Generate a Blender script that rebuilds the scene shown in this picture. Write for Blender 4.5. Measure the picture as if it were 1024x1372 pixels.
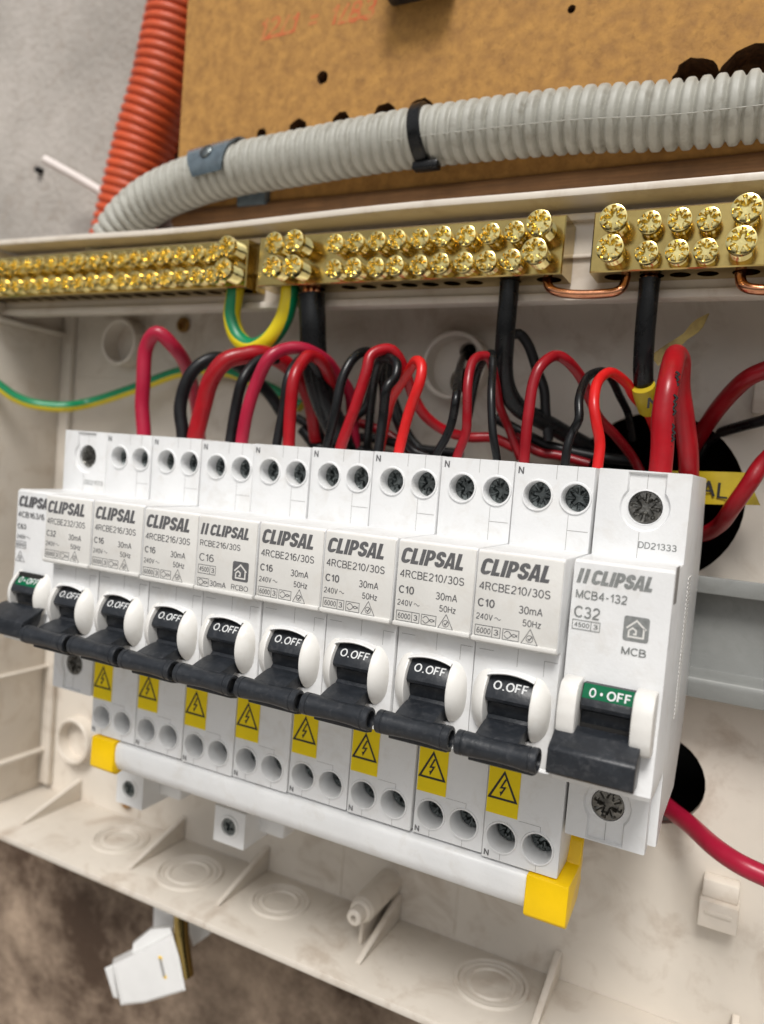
import bpy, bmesh, math, random
from mathutils import Vector, Matrix
from mathutils.geometry import delaunay_2d_cdt
random.seed(7)
for o in list(bpy.data.objects): bpy.data.objects.remove(o)
SC = bpy.context.scene
COL = SC.collection
PI = math.pi
K = 0.001                                        # everything below is written in millimetres

# ------------------------------------------------------------------ camera
CR = Matrix([[0.8891287, -0.0984864, 0.4469347], [0.4506759, 0.0184945, -0.892496], [0.0796329, 0.9949665, 0.0608294]])
CP = Vector((194.8824, -146.4782, 37.808))
CF = 1020.916
cam = bpy.data.objects.new('camera', bpy.data.cameras.new('camera'))
COL.objects.link(cam); SC.camera = cam
cam.matrix_world = Matrix.Translation(CP * K) @ CR.to_4x4()
cam.data.sensor_fit = 'VERTICAL'; cam.data.sensor_height = 24.0
cam.data.lens = 24.0 * CF / 1372.0
cam.data.clip_start = 0.01; cam.data.clip_end = 200
cam.data.dof.use_dof = True
cam.data.dof.focus_distance = 0.168
cam.data.dof.aperture_fstop = cam.data.lens / 2.1
SC.render.resolution_x, SC.render.resolution_y = 764, 1024

# ------------------------------------------------------------------ light
SUN_EL, SUN_AZ = math.radians(51), math.radians(12)      # azimuth: from the front (-Y) towards +X
W = bpy.data.worlds.new("World"); SC.world = W; W.use_nodes = True
wn = W.node_tree; bg = wn.nodes['Background']
sky = wn.nodes.new('ShaderNodeTexSky'); sky.sky_type = 'NISHITA'; sky.sun_disc = False
sky.sun_elevation = SUN_EL; sky.sun_rotation = math.pi - SUN_AZ
sky.air_density = 1.0; sky.dust_density = 4.0; sky.ozone_density = 1.0
hs = wn.nodes.new('ShaderNodeHueSaturation'); hs.inputs['Saturation'].default_value = 0.2
wn.links.new(sky.outputs[0], hs.inputs['Color']); wn.links.new(hs.outputs[0], bg.inputs['Color'])
bg.inputs['Strength'].default_value = 0.095
sl = bpy.data.lights.new('sun', 'SUN'); sl.energy = 2.6; sl.angle = math.radians(18); sl.color = (1, 0.97, 0.93)
so = bpy.data.objects.new('sun', sl); COL.objects.link(so)
sd = Vector((math.sin(SUN_AZ) * math.cos(SUN_EL), -math.cos(SUN_AZ) * math.cos(SUN_EL), math.sin(SUN_EL)))
so.rotation_euler = sd.to_track_quat('Z', 'Y').to_euler(); so.location = sd * 2
SC.view_settings.view_transform = 'Standard'; SC.view_settings.look = 'None'
SC.view_settings.exposure = 0.0; SC.view_settings.gamma = 1.0

def ray(u, v): return CR @ Vector(((u - 512) / CF, -(v - 686) / CF, -1.0))
def at(u, v, y):                                   # photograph pixel -> point on the plane y = const (mm)
    d = ray(u, v); return CP + d * ((y - CP.y) / d.y)
def atz(u, v, z):
    d = ray(u, v); return CP + d * ((z - CP.z) / d.z)
def atx(u, v, x):
    d = ray(u, v); return CP + d * ((x - CP.x) / d.x)

# ------------------------------------------------------------------ materials
def nd(nt, t, **kw):
    n = nt.nodes.new(t)
    for k, v in kw.items():
        if k in n.inputs.keys(): n.inputs[k].default_value = v
        else: setattr(n, k, v)
    return n
def mat(name, col, rough=0.4, metal=0.0, var=0.04, vscale=120, bump=0.0, bscale=900, stain=None, sscale=30, samt=0.4, coat=0.0, spec=0.5, trans=0.0, col2=None, grain=None):
    m = bpy.data.materials.new(name); m.use_nodes = True
    nt = m.node_tree; b = nt.nodes['Principled BSDF']
    tc = nd(nt, 'ShaderNodeTexCoord')
    oi = nd(nt, 'ShaderNodeNewGeometry')
    n1 = nd(nt, 'ShaderNodeTexNoise', Scale=vscale, Detail=5.0, Roughness=0.6)
    nt.links.new(oi.outputs['Position'], n1.inputs['Vector'])
    c = Vector(col)
    lo = tuple(max(0, x * (1 - var * 2.2)) for x in c) + (1,)
    hi = tuple(min(1, x * (1 + var * 1.2)) for x in c) + (1,)
    if col2: lo = tuple(col2) + (1,)
    r1 = nd(nt, 'ShaderNodeValToRGB'); r1.color_ramp.elements[0].color = lo; r1.color_ramp.elements[1].color = hi
    r1.color_ramp.elements[0].position = 0.3; r1.color_ramp.elements[1].position = 0.7
    nt.links.new(n1.outputs['Fac'], r1.inputs['Fac'])
    out = r1.outputs['Color']
    if grain:
        gm = nd(nt, 'ShaderNodeMapping'); gm.inputs['Scale'].default_value = grain
        nt.links.new(oi.outputs['Position'], gm.inputs['Vector'])
        g = nd(nt, 'ShaderNodeTexNoise', Scale=1.0, Detail=6.0, Roughness=0.7)
        nt.links.new(gm.outputs[0], g.inputs['Vector'])
        mx = nd(nt, 'ShaderNodeMixRGB', blend_type='OVERLAY'); mx.inputs['Fac'].default_value = 0.8
        nt.links.new(out, mx.inputs[1]); nt.links.new(g.outputs['Fac'], mx.inputs[2]); out = mx.outputs[0]
    if stain:
        n2 = nd(nt, 'ShaderNodeTexNoise', Scale=sscale, Detail=6.0, Roughness=0.65, Distortion=0.6)
        nt.links.new(oi.outputs['Position'], n2.inputs['Vector'])
        r2 = nd(nt, 'ShaderNodeValToRGB'); r2.color_ramp.elements[0].position = 0.52; r2.color_ramp.elements[1].position = 0.74
        r2.color_ramp.elements[0].color = (0, 0, 0, 1); r2.color_ramp.elements[1].color = (samt,) * 3 + (1,)
        nt.links.new(n2.outputs['Fac'], r2.inputs['Fac'])
        mx = nd(nt, 'ShaderNodeMixRGB'); nt.links.new(r2.outputs[0], mx.inputs[0])
        nt.links.new(out, mx.inputs[1]); mx.inputs[2].default_value = tuple(stain) + (1,); out = mx.outputs[0]
    nt.links.new(out, b.inputs['Base Color'])
    rr = nd(nt, 'ShaderNodeMapRange'); rr.inputs['To Min'].default_value = rough * 0.8; rr.inputs['To Max'].default_value = min(1, rough * 1.25)
    nt.links.new(n1.outputs['Fac'], rr.inputs['Value']); nt.links.new(rr.outputs[0], b.inputs['Roughness'])
    b.inputs['Metallic'].default_value = metal
    b.inputs['Coat Weight'].default_value = coat
    b.inputs['Specular IOR Level'].default_value = spec
    b.inputs['Transmission Weight'].default_value = trans
    if bump:
        n3 = nd(nt, 'ShaderNodeTexNoise', Scale=bscale, Detail=4.0)
        nt.links.new(oi.outputs['Position'], n3.inputs['Vector'])
        bp = nd(nt, 'ShaderNodeBump'); bp.inputs['Strength'].default_value = 1.0; bp.inputs['Distance'].default_value = bump * K
        nt.links.new(n3.outputs['Fac'], bp.inputs['Height']); nt.links.new(bp.outputs[0], b.inputs['Normal'])
    return m
M = dict(
    white=mat('white_breaker_plastic', (0.74, 0.745, 0.745), 0.40, var=0.02, bump=0.05, bscale=1200, stain=(0.48, 0.43, 0.36), sscale=140, samt=0.3),
    plate=mat('warm_label_plastic', (0.68, 0.67, 0.64), 0.38, var=0.02, bump=0.04, bscale=1500, stain=(0.50, 0.44, 0.36), sscale=180, samt=0.25),
    cheek=mat('toggle_white_plastic', (0.74, 0.725, 0.69), 0.32, var=0.015, bump=0.03, bscale=900, stain=(0.55, 0.5, 0.42), sscale=250, samt=0.25),
    black=mat('charcoal_toggle_plastic', (0.019, 0.022, 0.027), 0.36, var=0.12, vscale=300, bump=0.06, bscale=1200, stain=(0.09, 0.09, 0.095), sscale=700, samt=0.4, spec=0.38),
    green=mat('green_toggle_print', (0.0, 0.11, 0.045), 0.5, spec=0.12),
    yellow=mat('yellow_sticker', (0.84, 0.63, 0.0), 0.5, var=0.03, spec=0.3),
    ycap=mat('yellow_cap_plastic', (0.88, 0.56, 0.0), 0.36, var=0.03, bump=0.04, spec=0.35),
    ink=mat('grey_print_ink', (0.11, 0.11, 0.115), 0.5, var=0.1, vscale=700),
    inkl=mat('faded_grey_print_ink', (0.24, 0.25, 0.245), 0.5, var=0.15, vscale=700),
    inkb=mat('black_print_ink', (0.012, 0.012, 0.012), 0.5),
    inkw=mat('white_print_ink', (0.62, 0.63, 0.63), 0.5),
    inkr=mat('red_marker_ink', (0.47, 0.09, 0.03), 0.8, col2=(0.46, 0.22, 0.06), vscale=350, var=0.1),
    seam=mat('seam_shadow_plastic', (0.30, 0.29, 0.28), 0.6),
    gap=mat('dark_inside', (0.015, 0.014, 0.013), 0.9),
    steel=mat('dark_screw_steel', (0.19, 0.21, 0.21), 0.30, metal=1.0, var=0.25, vscale=700, bump=0.12, bscale=1400),
    steel2=mat('blackened_screw_steel', (0.22, 0.215, 0.20), 0.36, metal=1.0, var=0.25, vscale=500, bump=0.2, bscale=900),
    brass=mat('brass_bar', (0.52, 0.39, 0.14), 0.16, metal=1.0, var=0.12, vscale=45, bump=0.06, bscale=150, stain=(0.24, 0.15, 0.05), sscale=120, samt=0.4),
    brasss=mat('brass_screw', (0.92, 0.76, 0.33), 0.15, metal=1.0, var=0.10, vscale=250, bump=0.06, bscale=900, stain=(0.5, 0.3, 0.1), sscale=300, samt=0.4),
    brassd=mat('tarnished_brass_screw', (0.42, 0.24, 0.08), 0.45, metal=0.8, var=0.2, vscale=400, bump=0.15),
    copper=mat('copper', (0.72, 0.33, 0.18), 0.22, metal=1.0, var=0.12, vscale=300, bump=0.03),
    encl=mat('cream_enclosure_plastic', (0.65, 0.595, 0.52), 0.42, var=0.05, vscale=25, bump=0.08, bscale=180, stain=(0.27, 0.18, 0.11), sscale=55, samt=0.55),
    encl2=mat('clean_cream_plastic', (0.68, 0.62, 0.54), 0.4, var=0.04, vscale=40, bump=0.05, bscale=300, stain=(0.36, 0.26, 0.17), sscale=70, samt=0.45),
    rail=mat('galvanised_rail', (0.225, 0.23, 0.22), 0.5, metal=0.15, var=0.06, vscale=60, bump=0.04, stain=(0.14, 0.14, 0.13), sscale=110, samt=0.5),
    grey=mat('grey_conduit_plastic', (0.40, 0.395, 0.35), 0.5, var=0.04, vscale=90, bump=0.08, bscale=600, stain=(0.2, 0.18, 0.14), sscale=170, samt=0.6),
    orange=mat('orange_conduit_plastic', (0.60, 0.085, 0.022), 0.42, var=0.07, vscale=60, bump=0.04, stain=(0.35, 0.08, 0.04), sscale=120, samt=0.4),
    board=mat('particle_board', (0.43, 0.225, 0.058), 0.8, var=0.10, vscale=260, col2=(0.30, 0.145, 0.034), bump=0.2, bscale=400, stain=(0.16, 0.075, 0.02), sscale=420, samt=0.5),
    bedge=mat('raw_board_core', (0.13, 0.06, 0.022), 0.9, var=0.3, vscale=600, bump=0.6),
    wood=mat('dark_timber', (0.25, 0.125, 0.05), 0.6, var=0.1, grain=(25, 500, 700), bump=0.15),
    concrete=mat('rough_concrete', (0.42, 0.385, 0.35), 0.9, var=0.12, vscale=16, col2=(0.29, 0.265, 0.235), bump=0.9, bscale=330, stain=(0.26, 0.21, 0.165), sscale=150, samt=0.5),
    concrete2=mat('pale_path_concrete', (0.46, 0.43, 0.39), 0.9, var=0.1, vscale=8, bump=0.5, bscale=100),
    blk=mat('black_cable_sheath', (0.007, 0.0075, 0.008), 0.27, var=0.2, vscale=200, bump=0.06, bscale=350, spec=0.32),
    blk2=mat('matt_black_wire_sheath', (0.009, 0.009, 0.010), 0.36, var=0.2, vscale=200, bump=0.06, bscale=350, spec=0.3),
    red=mat('deep_red_wire_sheath', (0.26, 0.004, 0.010), 0.29, var=0.1, bump=0.12, bscale=250, spec=0.4),
    redb=mat('bright_red_wire_sheath', (0.60, 0.012, 0.012), 0.3, var=0.08, bump=0.12, bscale=250, spec=0.4),
    redt=mat('scarlet_wire_sheath', (0.34, 0.004, 0.010), 0.29, var=0.1, bump=0.12, bscale=250, spec=0.4, stain=(0.2, 0.01, 0.012), sscale=200, samt=0.4),
    crim=mat('crimson_wire_sheath', (0.36, 0.009, 0.036), 0.32, var=0.06, bump=0.05, bscale=350, spec=0.4),
    wgreen=mat('green_wire_sheath', (0.0, 0.22, 0.085), 0.33, var=0.05),
    wyel=mat('yellow_wire_sheath', (0.76, 0.60, 0.01), 0.33, var=0.05),
    tape=mat('aged_yellow_tape', (0.46, 0.36, 0.12), 0.5, var=0.15, vscale=200, col2=(0.25, 0.17, 0.07)),
    tagy=mat('yellow_marker_tape', (0.46, 0.34, 0.008), 0.45, var=0.08),
    clip=mat('blue_grey_clip_plastic', (0.11, 0.145, 0.17), 0.18, var=0.15, vscale=300, coat=0.5),
    cavity=mat('dark_wall_cavity', (0.02, 0.018, 0.016), 0.95, var=0.2),  # concrete with the shade inside the cavity put into its colour
    frost=mat('frosted_white_plastic', (0.75, 0.75, 0.74), 0.3, var=0.02, bump=0.05, bscale=300),
    tiew=mat('white_tube_plastic', (0.72, 0.66, 0.62), 0.4, var=0.03),
)
# wall: brown earth staining over the lower part of the concrete, in its own blotchy outline
nt = M['concrete'].node_tree; bs = nt.nodes['Principled BSDF']; src = bs.inputs['Base Color'].links[0].from_socket
geo = nd(nt, 'ShaderNodeNewGeometry'); sx = nd(nt, 'ShaderNodeSeparateXYZ'); nt.links.new(geo.outputs['Position'], sx.inputs[0])
nz = nd(nt, 'ShaderNodeTexNoise', Scale=14.0, Detail=6.0, Roughness=0.7); nt.links.new(geo.outputs['Position'], nz.inputs['Vector'])
ma = nd(nt, 'ShaderNodeMath', operation='MULTIPLY_ADD'); nt.links.new(nz.outputs['Fac'], ma.inputs[0]); ma.inputs[1].default_value = 0.16
nt.links.new(sx.outputs['Z'], ma.inputs[2])
mr = nd(nt, 'ShaderNodeMapRange'); mr.inputs['From Min'].default_value = 0.03; mr.inputs['From Max'].default_value = -0.03
nt.links.new(ma.outputs[0], mr.inputs['Value'])
nz2 = nd(nt, 'ShaderNodeTexNoise', Scale=13.0, Detail=11.0, Roughness=0.78); nt.links.new(geo.outputs['Position'], nz2.inputs['Vector'])
br = nd(nt, 'ShaderNodeValToRGB'); br.color_ramp.elements[0].position = 0.42; br.color_ramp.elements[1].position = 0.64
br.color_ramp.elements[0].color = (0.06, 0.034, 0.019, 1); br.color_ramp.elements[1].color = (0.36, 0.27, 0.195, 1)
nt.links.new(nz2.outputs['Fac'], br.inputs['Fac'])
mx = nd(nt, 'ShaderNodeMixRGB'); nt.links.new(mr.outputs[0], mx.inputs[0]); nt.links.new(src, mx.inputs[1]); nt.links.new(br.outputs[0], mx.inputs[2])
nt.links.new(mx.outputs[0], bs.inputs['Base Color'])

# ------------------------------------------------------------------ mesh helpers (millimetres)
class MB:
    def __init__(s): s.v = []; s.f = []; s.mi = []; s.m = 0
    def add(s, vs, fs):
        o = len(s.v); s.v += [tuple(p) for p in vs]
        for f in fs: s.f.append([o + i for i in f]); s.mi.append(s.m)
        return o
    def quad(s, *p): s.add(p, [list(range(len(p)))])
    def box(s, x0, x1, y0, y1, z0, z1, b=0.0):
        if b <= 0:
            s.add([(x, y, z) for x in (x0, x1) for y in (y0, y1) for z in (z0, z1)],
                  [(0, 1, 3, 2), (4, 6, 7, 5), (0, 4, 5, 1), (2, 3, 7, 6), (0, 2, 6, 4), (1, 5, 7, 3)])
        else:
            bm = bmesh.new(); bmesh.ops.create_cube(bm, size=1)
            for v in bm.verts: v.co = ((x0 + x1) / 2 + v.co.x * (x1 - x0), (y0 + y1) / 2 + v.co.y * (y1 - y0), (z0 + z1) / 2 + v.co.z * (z1 - z0))
            bmesh.ops.bevel(bm, geom=bm.edges[:], offset=b, segments=2, profile=0.5, affect='EDGES')
            s.addbm(bm)
    def addbm(s, bm, mtx=None):
        bm.verts.ensure_lookup_table()
        s.add([(mtx @ v.co if mtx else v.co) for v in bm.verts], [[v.index for v in f.verts] for f in bm.faces]); bm.free()
    def loft(s, rings, close=True, cap0=True, cap1=True, skip=()):
        n = len(rings[0]); o = len(s.v)
        for r in rings: s.v += [tuple(p) for p in r]
        for j in range(len(rings) - 1):
            for i in range(n if close else n - 1):
                if (j, i) in skip: continue
                a = o + j * n + i; b = o + j * n + (i + 1) % n
                s.f.append([a, b, b + n, a + n]); s.mi.append(s.m)
        if cap0: s.f.append([o + i for i in range(n)][::-1]); s.mi.append(s.m)
        if cap1: s.f.append([o + (len(rings) - 1) * n + i for i in range(n)]); s.mi.append(s.m)
    def prism(s, prof, x0, x1, b=0.3, skip=()):          # prof: list of (y, z), swept along x with bevelled ends
        ins = inset(prof, b)
        R = []
        for x, p in ((x0, ins), (x0 + b * .3, inset(prof, b * .3)), (x0 + b, prof), (x1 - b, prof), (x1 - b * .3, inset(prof, b * .3)), (x1, ins)):
            R.append([(x, y, z) for y, z in p])
        s.loft(R, skip=[(2, i) for i in skip])
    def build(s, name, mats, parent=None, smooth=True, ang=32):
        if not isinstance(mats, (list, tuple)): mats = [mats]
        me = bpy.data.meshes.new(name)
        me.from_pydata([(p[0] * K, p[1] * K, p[2] * K) for p in s.v], [], s.f)
        for m in mats: me.materials.append(m)
        me.polygons.foreach_set('material_index', s.mi)
        bm = bmesh.new(); bm.from_mesh(me)
        bmesh.ops.remove_doubles(bm, verts=bm.verts, dist=2e-6)
        bmesh.ops.recalc_face_normals(bm, faces=bm.faces); bm.to_mesh(me); bm.free()
        if smooth:
            me.polygons.foreach_set('use_smooth', [True] * len(me.polygons)); me.set_sharp_from_angle(angle=math.radians(ang))
        o = bpy.data.objects.new(name, me); COL.objects.link(o)
        if parent: o.parent = parent
        return o
def inset(P, b):
    n = len(P); A = sum(P[i][0] * P[(i + 1) % n][1] - P[(i + 1) % n][0] * P[i][1] for i in range(n)); sg = 1 if A > 0 else -1
    out = []
    for i in range(n):
        p0, p1, p2 = Vector(P[i - 1]), Vector(P[i]), Vector(P[(i + 1) % n])
        d1 = (p1 - p0).normalized(); d2 = (p2 - p1).normalized()
        n1 = Vector((-d1.y, d1.x)) * sg; n2 = Vector((-d2.y, d2.x)) * sg
        m = n1 + n2; q = m.length_squared
        if q < 0.3: m = m.normalized() if q > 1e-9 else n1
        else: m = m * (2 / q)
        out.append(tuple(p1 + m * b))
    return out
def roundpoly(P, r, seg=3):
    out = []; n = len(P)
    for i in range(n):
        p0, p1, p2 = Vector(P[i - 1]), Vector(P[i]), Vector(P[(i + 1) % n])
        a = (p0 - p1); c = (p2 - p1); rr = min(r, a.length * .45, c.length * .45)
        a = p1 + a.normalized() * rr; c = p1 + c.normalized() * rr
        for k in range(seg + 1):
            t = k / seg; out.append(tuple(a * (1 - t) ** 2 + p1 * 2 * t * (1 - t) + c * t * t))
    return out
def circ(cx, cz, r, n=24, a0=0, a1=2 * PI): return [(cx + r * math.cos(a0 + (a1 - a0) * k / n), cz + r * math.sin(a0 + (a1 - a0) * k / n)) for k in range(n)]
def holed(mb, outer, holes, fn):                          # flat polygon (2-D) with holes; fn maps (a, b) to a 3-D point
    vs = [Vector(p) for p in outer]; fc = [list(range(len(outer)))]; ed = []
    ed += [(i, (i + 1) % len(outer)) for i in range(len(outer))]
    for h in holes:
        o = len(vs); vs += [Vector(p) for p in h]; ed += [(o + i, o + (i + 1) % len(h)) for i in range(len(h))]
    r = delaunay_2d_cdt(vs, ed, [], 1, 1e-5)
    V, F = r[0], r[2]
    def inside(p, poly):
        c = False; n = len(poly)
        for i in range(n):
            a, b = poly[i], poly[i - 1]
            if (a[1] > p[1]) != (b[1] > p[1]) and p[0] < (b[0] - a[0]) * (p[1] - a[1]) / (b[1] - a[1]) + a[0]: c = not c
        return c
    keep = []
    for f in F:
        c = sum((V[i] for i in f), Vector((0, 0))) / len(f)
        if inside(c, outer) and not any(inside(c, h) for h in holes): keep.append(list(f))
    mb.add([fn(p[0], p[1]) for p in V], keep)
def revolve(mb, prof, org, axis, n=24, cap=True):         # prof: (distance along axis, radius)
    axis = Vector(axis).normalized(); org = Vector(org)
    u = axis.orthogonal().normalized(); w = axis.cross(u)
    rings = [[org + axis * d + (u * math.cos(2 * PI * k / n) + w * math.sin(2 * PI * k / n)) * r for k in range(n)] for d, r in prof]
    mb.loft(rings, cap0=cap, cap1=cap)
def spline(P, step=1.2):
    P = [Vector(p) for p in P]; Q = [P[0] * 2 - P[1]] + P + [P[-1] * 2 - P[-2]]; out = []
    for i in range(1, len(Q) - 2):
        a, b, c, d = Q[i - 1:i + 3]; n = max(2, int((c - b).length / step))
        for k in range(n):
            t = k / n
            out.append(0.5 * ((2 * b) + (c - a) * t + (2 * a - 5 * b + 4 * c - d) * t * t + (3 * b - a - 3 * c + d) * t ** 3))
    out.append(P[-1]); return out
def frames(pts, up=Vector((0, 0, 1))):
    n = len(pts); T = [(pts[min(i + 1, n - 1)] - pts[max(i - 1, 0)]).normalized() for i in range(n)]
    u = (up - T[0] * up.dot(T[0])); u = u.normalized() if u.length > 1e-3 else T[0].orthogonal().normalized(); F = []
    for i in range(n):
        u = (u - T[i] * u.dot(T[i])).normalized(); F.append((T[i], u, T[i].cross(u)))
    return F
def tube(mb, P, r, n=12, step=1.2, sm=True, rf=None, two=None, cap=True, up=Vector((0, 0, 1))):
    pts = spline(P, step) if sm else [Vector(p) for p in P]
    F = frames(pts, up); L = 0; rings = []
    for i, p in enumerate(pts):
        if i: L += (p - pts[i - 1]).length
        rr = rf(L) if rf else r
        tw_ = -two[2] * 2 * PI * i / len(pts) if two else 0
        rings.append([p + (F[i][1] * math.cos(2 * PI * k / n + tw_) + F[i][2] * math.sin(2 * PI * k / n + tw_)) * rr for k in range(n)])
    f0 = len(mb.f); mb.loft(rings, cap0=cap, cap1=cap)
    if two:
        ph, frac, tw = two
        for j in range(len(rings) - 1):
            for k in range(n):
                a = ((k + .5) / n + ph) % 1
                mb.mi[f0 + j * n + k] = 1 if (a % .5 if frac < .3 else a) < frac else 0
    return pts
# --- lettering
def arc(cx, cz, rx, rz, a0, a1, n=8): return [(cx + rx * math.cos(math.radians(a0 + (a1 - a0) * k / n)), cz + rz * math.sin(math.radians(a0 + (a1 - a0) * k / n))) for k in range(n + 1)]
FONT = {                                              # plain grotesque capitals as centre lines: (width, strokes, closed strokes)
    '0': (.54, [], [arc(.27, .5, .27, .5, 0, 360, 18)[:-1]]), '1': (.30, [[(0, .76), (.14, .80), (.27, 1), (.27, 0)]], []),
    '2': (.52, [arc(.26, .72, .25, .28, 165, -25) + [(.36, .42), (.08, .16), (0, 0), (.52, 0)]], []),
    '3': (.52, [arc(.25, .75, .23, .25, 155, -90) + arc(.25, .26, .27, .26, 90, -155)], []),
    '4': (.56, [[(.42, 0), (.42, 1), (0, .29), (.56, .29)]], []), '5': (.52, [[(.47, 1), (.09, 1), (.04, .50)] + arc(.25, .31, .27, .31, 135, -155)], []),
    '6': (.54, [arc(.31, .42, .30, .58, 180, 55)], [arc(.27, .30, .265, .30, 0, 360, 16)[:-1]]), '7': (.52, [[(0, 1), (.52, 1), (.30, .5), (.2, 0)]], []),
    '8': (.54, [], [arc(.27, .76, .22, .24, 0, 360, 14)[:-1], arc(.27, .26, .27, .26, 0, 360, 14)[:-1]]),
    'A': (.66, [[(0, 0), (.33, 1), (.66, 0)], [(.12, .33), (.54, .33)]], []),
    'B': (.60, [[(.3, .53)] + arc(.33, .265, .27, .265, 90, -90) + [(0, 0), (0, 1)] + arc(.31, .765, .23, .235, 90, -90) + [(0, .53)]], []),
    'C': (.64, [arc(.36, .5, .36, .5, 42, 318, 14)], []), 'D': (.62, [], [[(0, 0), (0, 1)] + arc(.25, .5, .37, .5, 90, -90, 10)]),
    'E': (.52, [[(.52, 0), (0, 0), (0, 1), (.50, 1)], [(0, .52), (.46, .52)]], []), 'F': (.50, [[(0, 0), (0, 1), (.50, 1)], [(0, .52), (.43, .52)]], []),
    'H': (.58, [[(0, 0), (0, 1)], [(.58, 0), (.58, 1)], [(0, .52), (.58, .52)]], []), 'L': (.48, [[(0, 1), (0, 0), (.48, 0)]], []),
    'M': (.72, [[(0, 0), (0, 1), (.36, 0), (.72, 1), (.72, 0)]], []), 'N': (.58, [[(0, 0), (0, 1), (.58, 0), (.58, 1)]], []),
    'O': (.76, [], [arc(.38, .5, .38, .5, 0, 360, 20)[:-1]]), 'R': (.58, [[(0, 0), (0, 1)] + arc(.32, .75, .24, .25, 90, -90) + [(0, .5)], [(.34, .5), (.56, 0)]], []),
    'S': (.56, [arc(.28, .75, .25, .25, 20, 262) + arc(.28, .26, .28, .26, 82, -160)], []), 'V': (.6, [[(0, 1), (.3, 0), (.6, 1)]], []),
    'm': (.78, [[(0, 0), (0, .72)], arc(.19, .5, .19, .2, 180, 0) + [(.38, 0)], arc(.58, .5, .20, .2, 180, 0) + [(.78, 0)]], []),
    'z': (.42, [[(0, .70), (.42, .70), (0, 0), (.42, 0)]], []), '/': (.3, [[(0, -.02), (.3, 1.02)]], []), '-': (.28, [[(0, .38), (.28, .38)]], []),
    '.': (.14, [[(.07, -.07), (.07, .08)]], []), '=': (.5, [[(0, .3), (.5, .3)], [(0, .65), (.5, .65)]], []), ' ': (.25, [], []),
}
_tc = {}
def strokepts(P, w, closed):
    n = len(P); P = [Vector(p) for p in P]; L = []; R = []
    for i in range(n):
        a = P[i - 1] if (i or closed) else P[i]; b = P[(i + 1) % n] if (i < n - 1 or closed) else P[i]
        d1 = (P[i] - a); d2 = (b - P[i]); d1 = d1.normalized() if d1.length > 1e-9 else d2.normalized(); d2 = d2.normalized() if d2.length > 1e-9 else d1
        m = Vector((-d1.y, d1.x)) + Vector((-d2.y, d2.x)); q = m.length_squared; m = m * (2 / max(q, .95))
        L.append(P[i] + m * w / 2); R.append(P[i] - m * w / 2)
    N = n if closed else n - 1
    return L + R, [(i, (i + 1) % n, n + (i + 1) % n, n + i) for i in range(N)]
def textmesh(txt, bold):
    key = (txt, bold)
    if key not in _tc:
        w = .128 + bold * 5; V = []; F = []; x = 0; lay = 0
        for c in txt:
            gw, so_, sc_ = FONT[c]
            parts = []
            for p in so_:
                cur = [p[0]]
                for i in range(1, len(p)):
                    cur.append(p[i])
                    if i < len(p) - 1:
                        d1 = Vector(p[i]) - Vector(p[i - 1]); d2 = Vector(p[i + 1]) - Vector(p[i])
                        if d1.normalized().dot(d2.normalized()) < -.1:
                            e = d1.normalized() * w * .3; cur[-1] = tuple(Vector(p[i]) + e * .6); parts.append(cur); cur = [tuple(Vector(p[i]) - d2.normalized() * w * .25)]
                parts.append(cur)
            for P, cl_ in [(p, False) for p in parts] + [(p, True) for p in sc_]:
                a, f = strokepts([(x + p[0], p[1]) for p in P], w, cl_); o = len(V); V += [(p[0], p[1], lay) for p in a]; F += [tuple(o + i for i in g) for g in f]; lay += 1
            x += gw + w + .085
        x0 = min(v[0] for v in V); x1 = max(v[0] for v in V); y0 = min(v[1] for v in V); y1 = max(v[1] for v in V)
        _tc[key] = ([((a - x0) / (x1 - x0), (b - y0) / (y1 - y0), l) for a, b, l in V], F)
    return _tc[key]
def put(mb, txt, x0, x1, z0, z1, y, bold=0.0, shear=0.0, fn=None, space=1.0):
    vs, fs = textmesh(txt, bold)
    f = fn or (lambda a, b: (a, y, b))
    w = (x1 - x0) - shear * (z1 - z0); out = []
    for a, b, l in vs:
        p = f(x0 + a * w + shear * b * (z1 - z0), z0 + b * (z1 - z0)); out.append((p[0], p[1] - .004 * (l % 4), p[2]))
    mb.add(out, fs)
def poly(mb, P, y, shear=0, x0=0, z0=0, sx=1, sz=1, fn=None):
    f = fn or (lambda a, b: (a, y, b))
    holed(mb, P, [], lambda a, b: f(x0 + a * sx + shear * b * sz, z0 + b * sz))
def stroke(mb, P, w, y, closed=False, fn=None):
    f = fn or (lambda a, b: (a, y, b)); a, q = strokepts(P, w, closed); mb.add([f(*p) for p in a], q); return
    f = fn or (lambda a, b: (a, y, b)); n = len(P); P = [Vector(p) for p in P]; L = []; R = []
    for i in range(n):
        a = P[i - 1] if (i or closed) else P[i]; b = P[(i + 1) % n] if (i < n - 1 or closed) else P[i]
        d1 = (P[i] - a); d2 = (b - P[i]); d1 = d1.normalized() if d1.length > 1e-9 else d2.normalized(); d2 = d2.normalized() if d2.length > 1e-9 else d1
        m = Vector((-d1.y, d1.x)) + Vector((-d2.y, d2.x)); q = m.length_squared
        m = m * (2 / q) if q > .3 else m.normalized()
        L.append(P[i] + m * w / 2); R.append(P[i] - m * w / 2)
    N = n if closed else n - 1
    mb.add([f(*p) for p in L + R], [(i, (i + 1) % n, n + (i + 1) % n, n + i) for i in range(N)])
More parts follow.
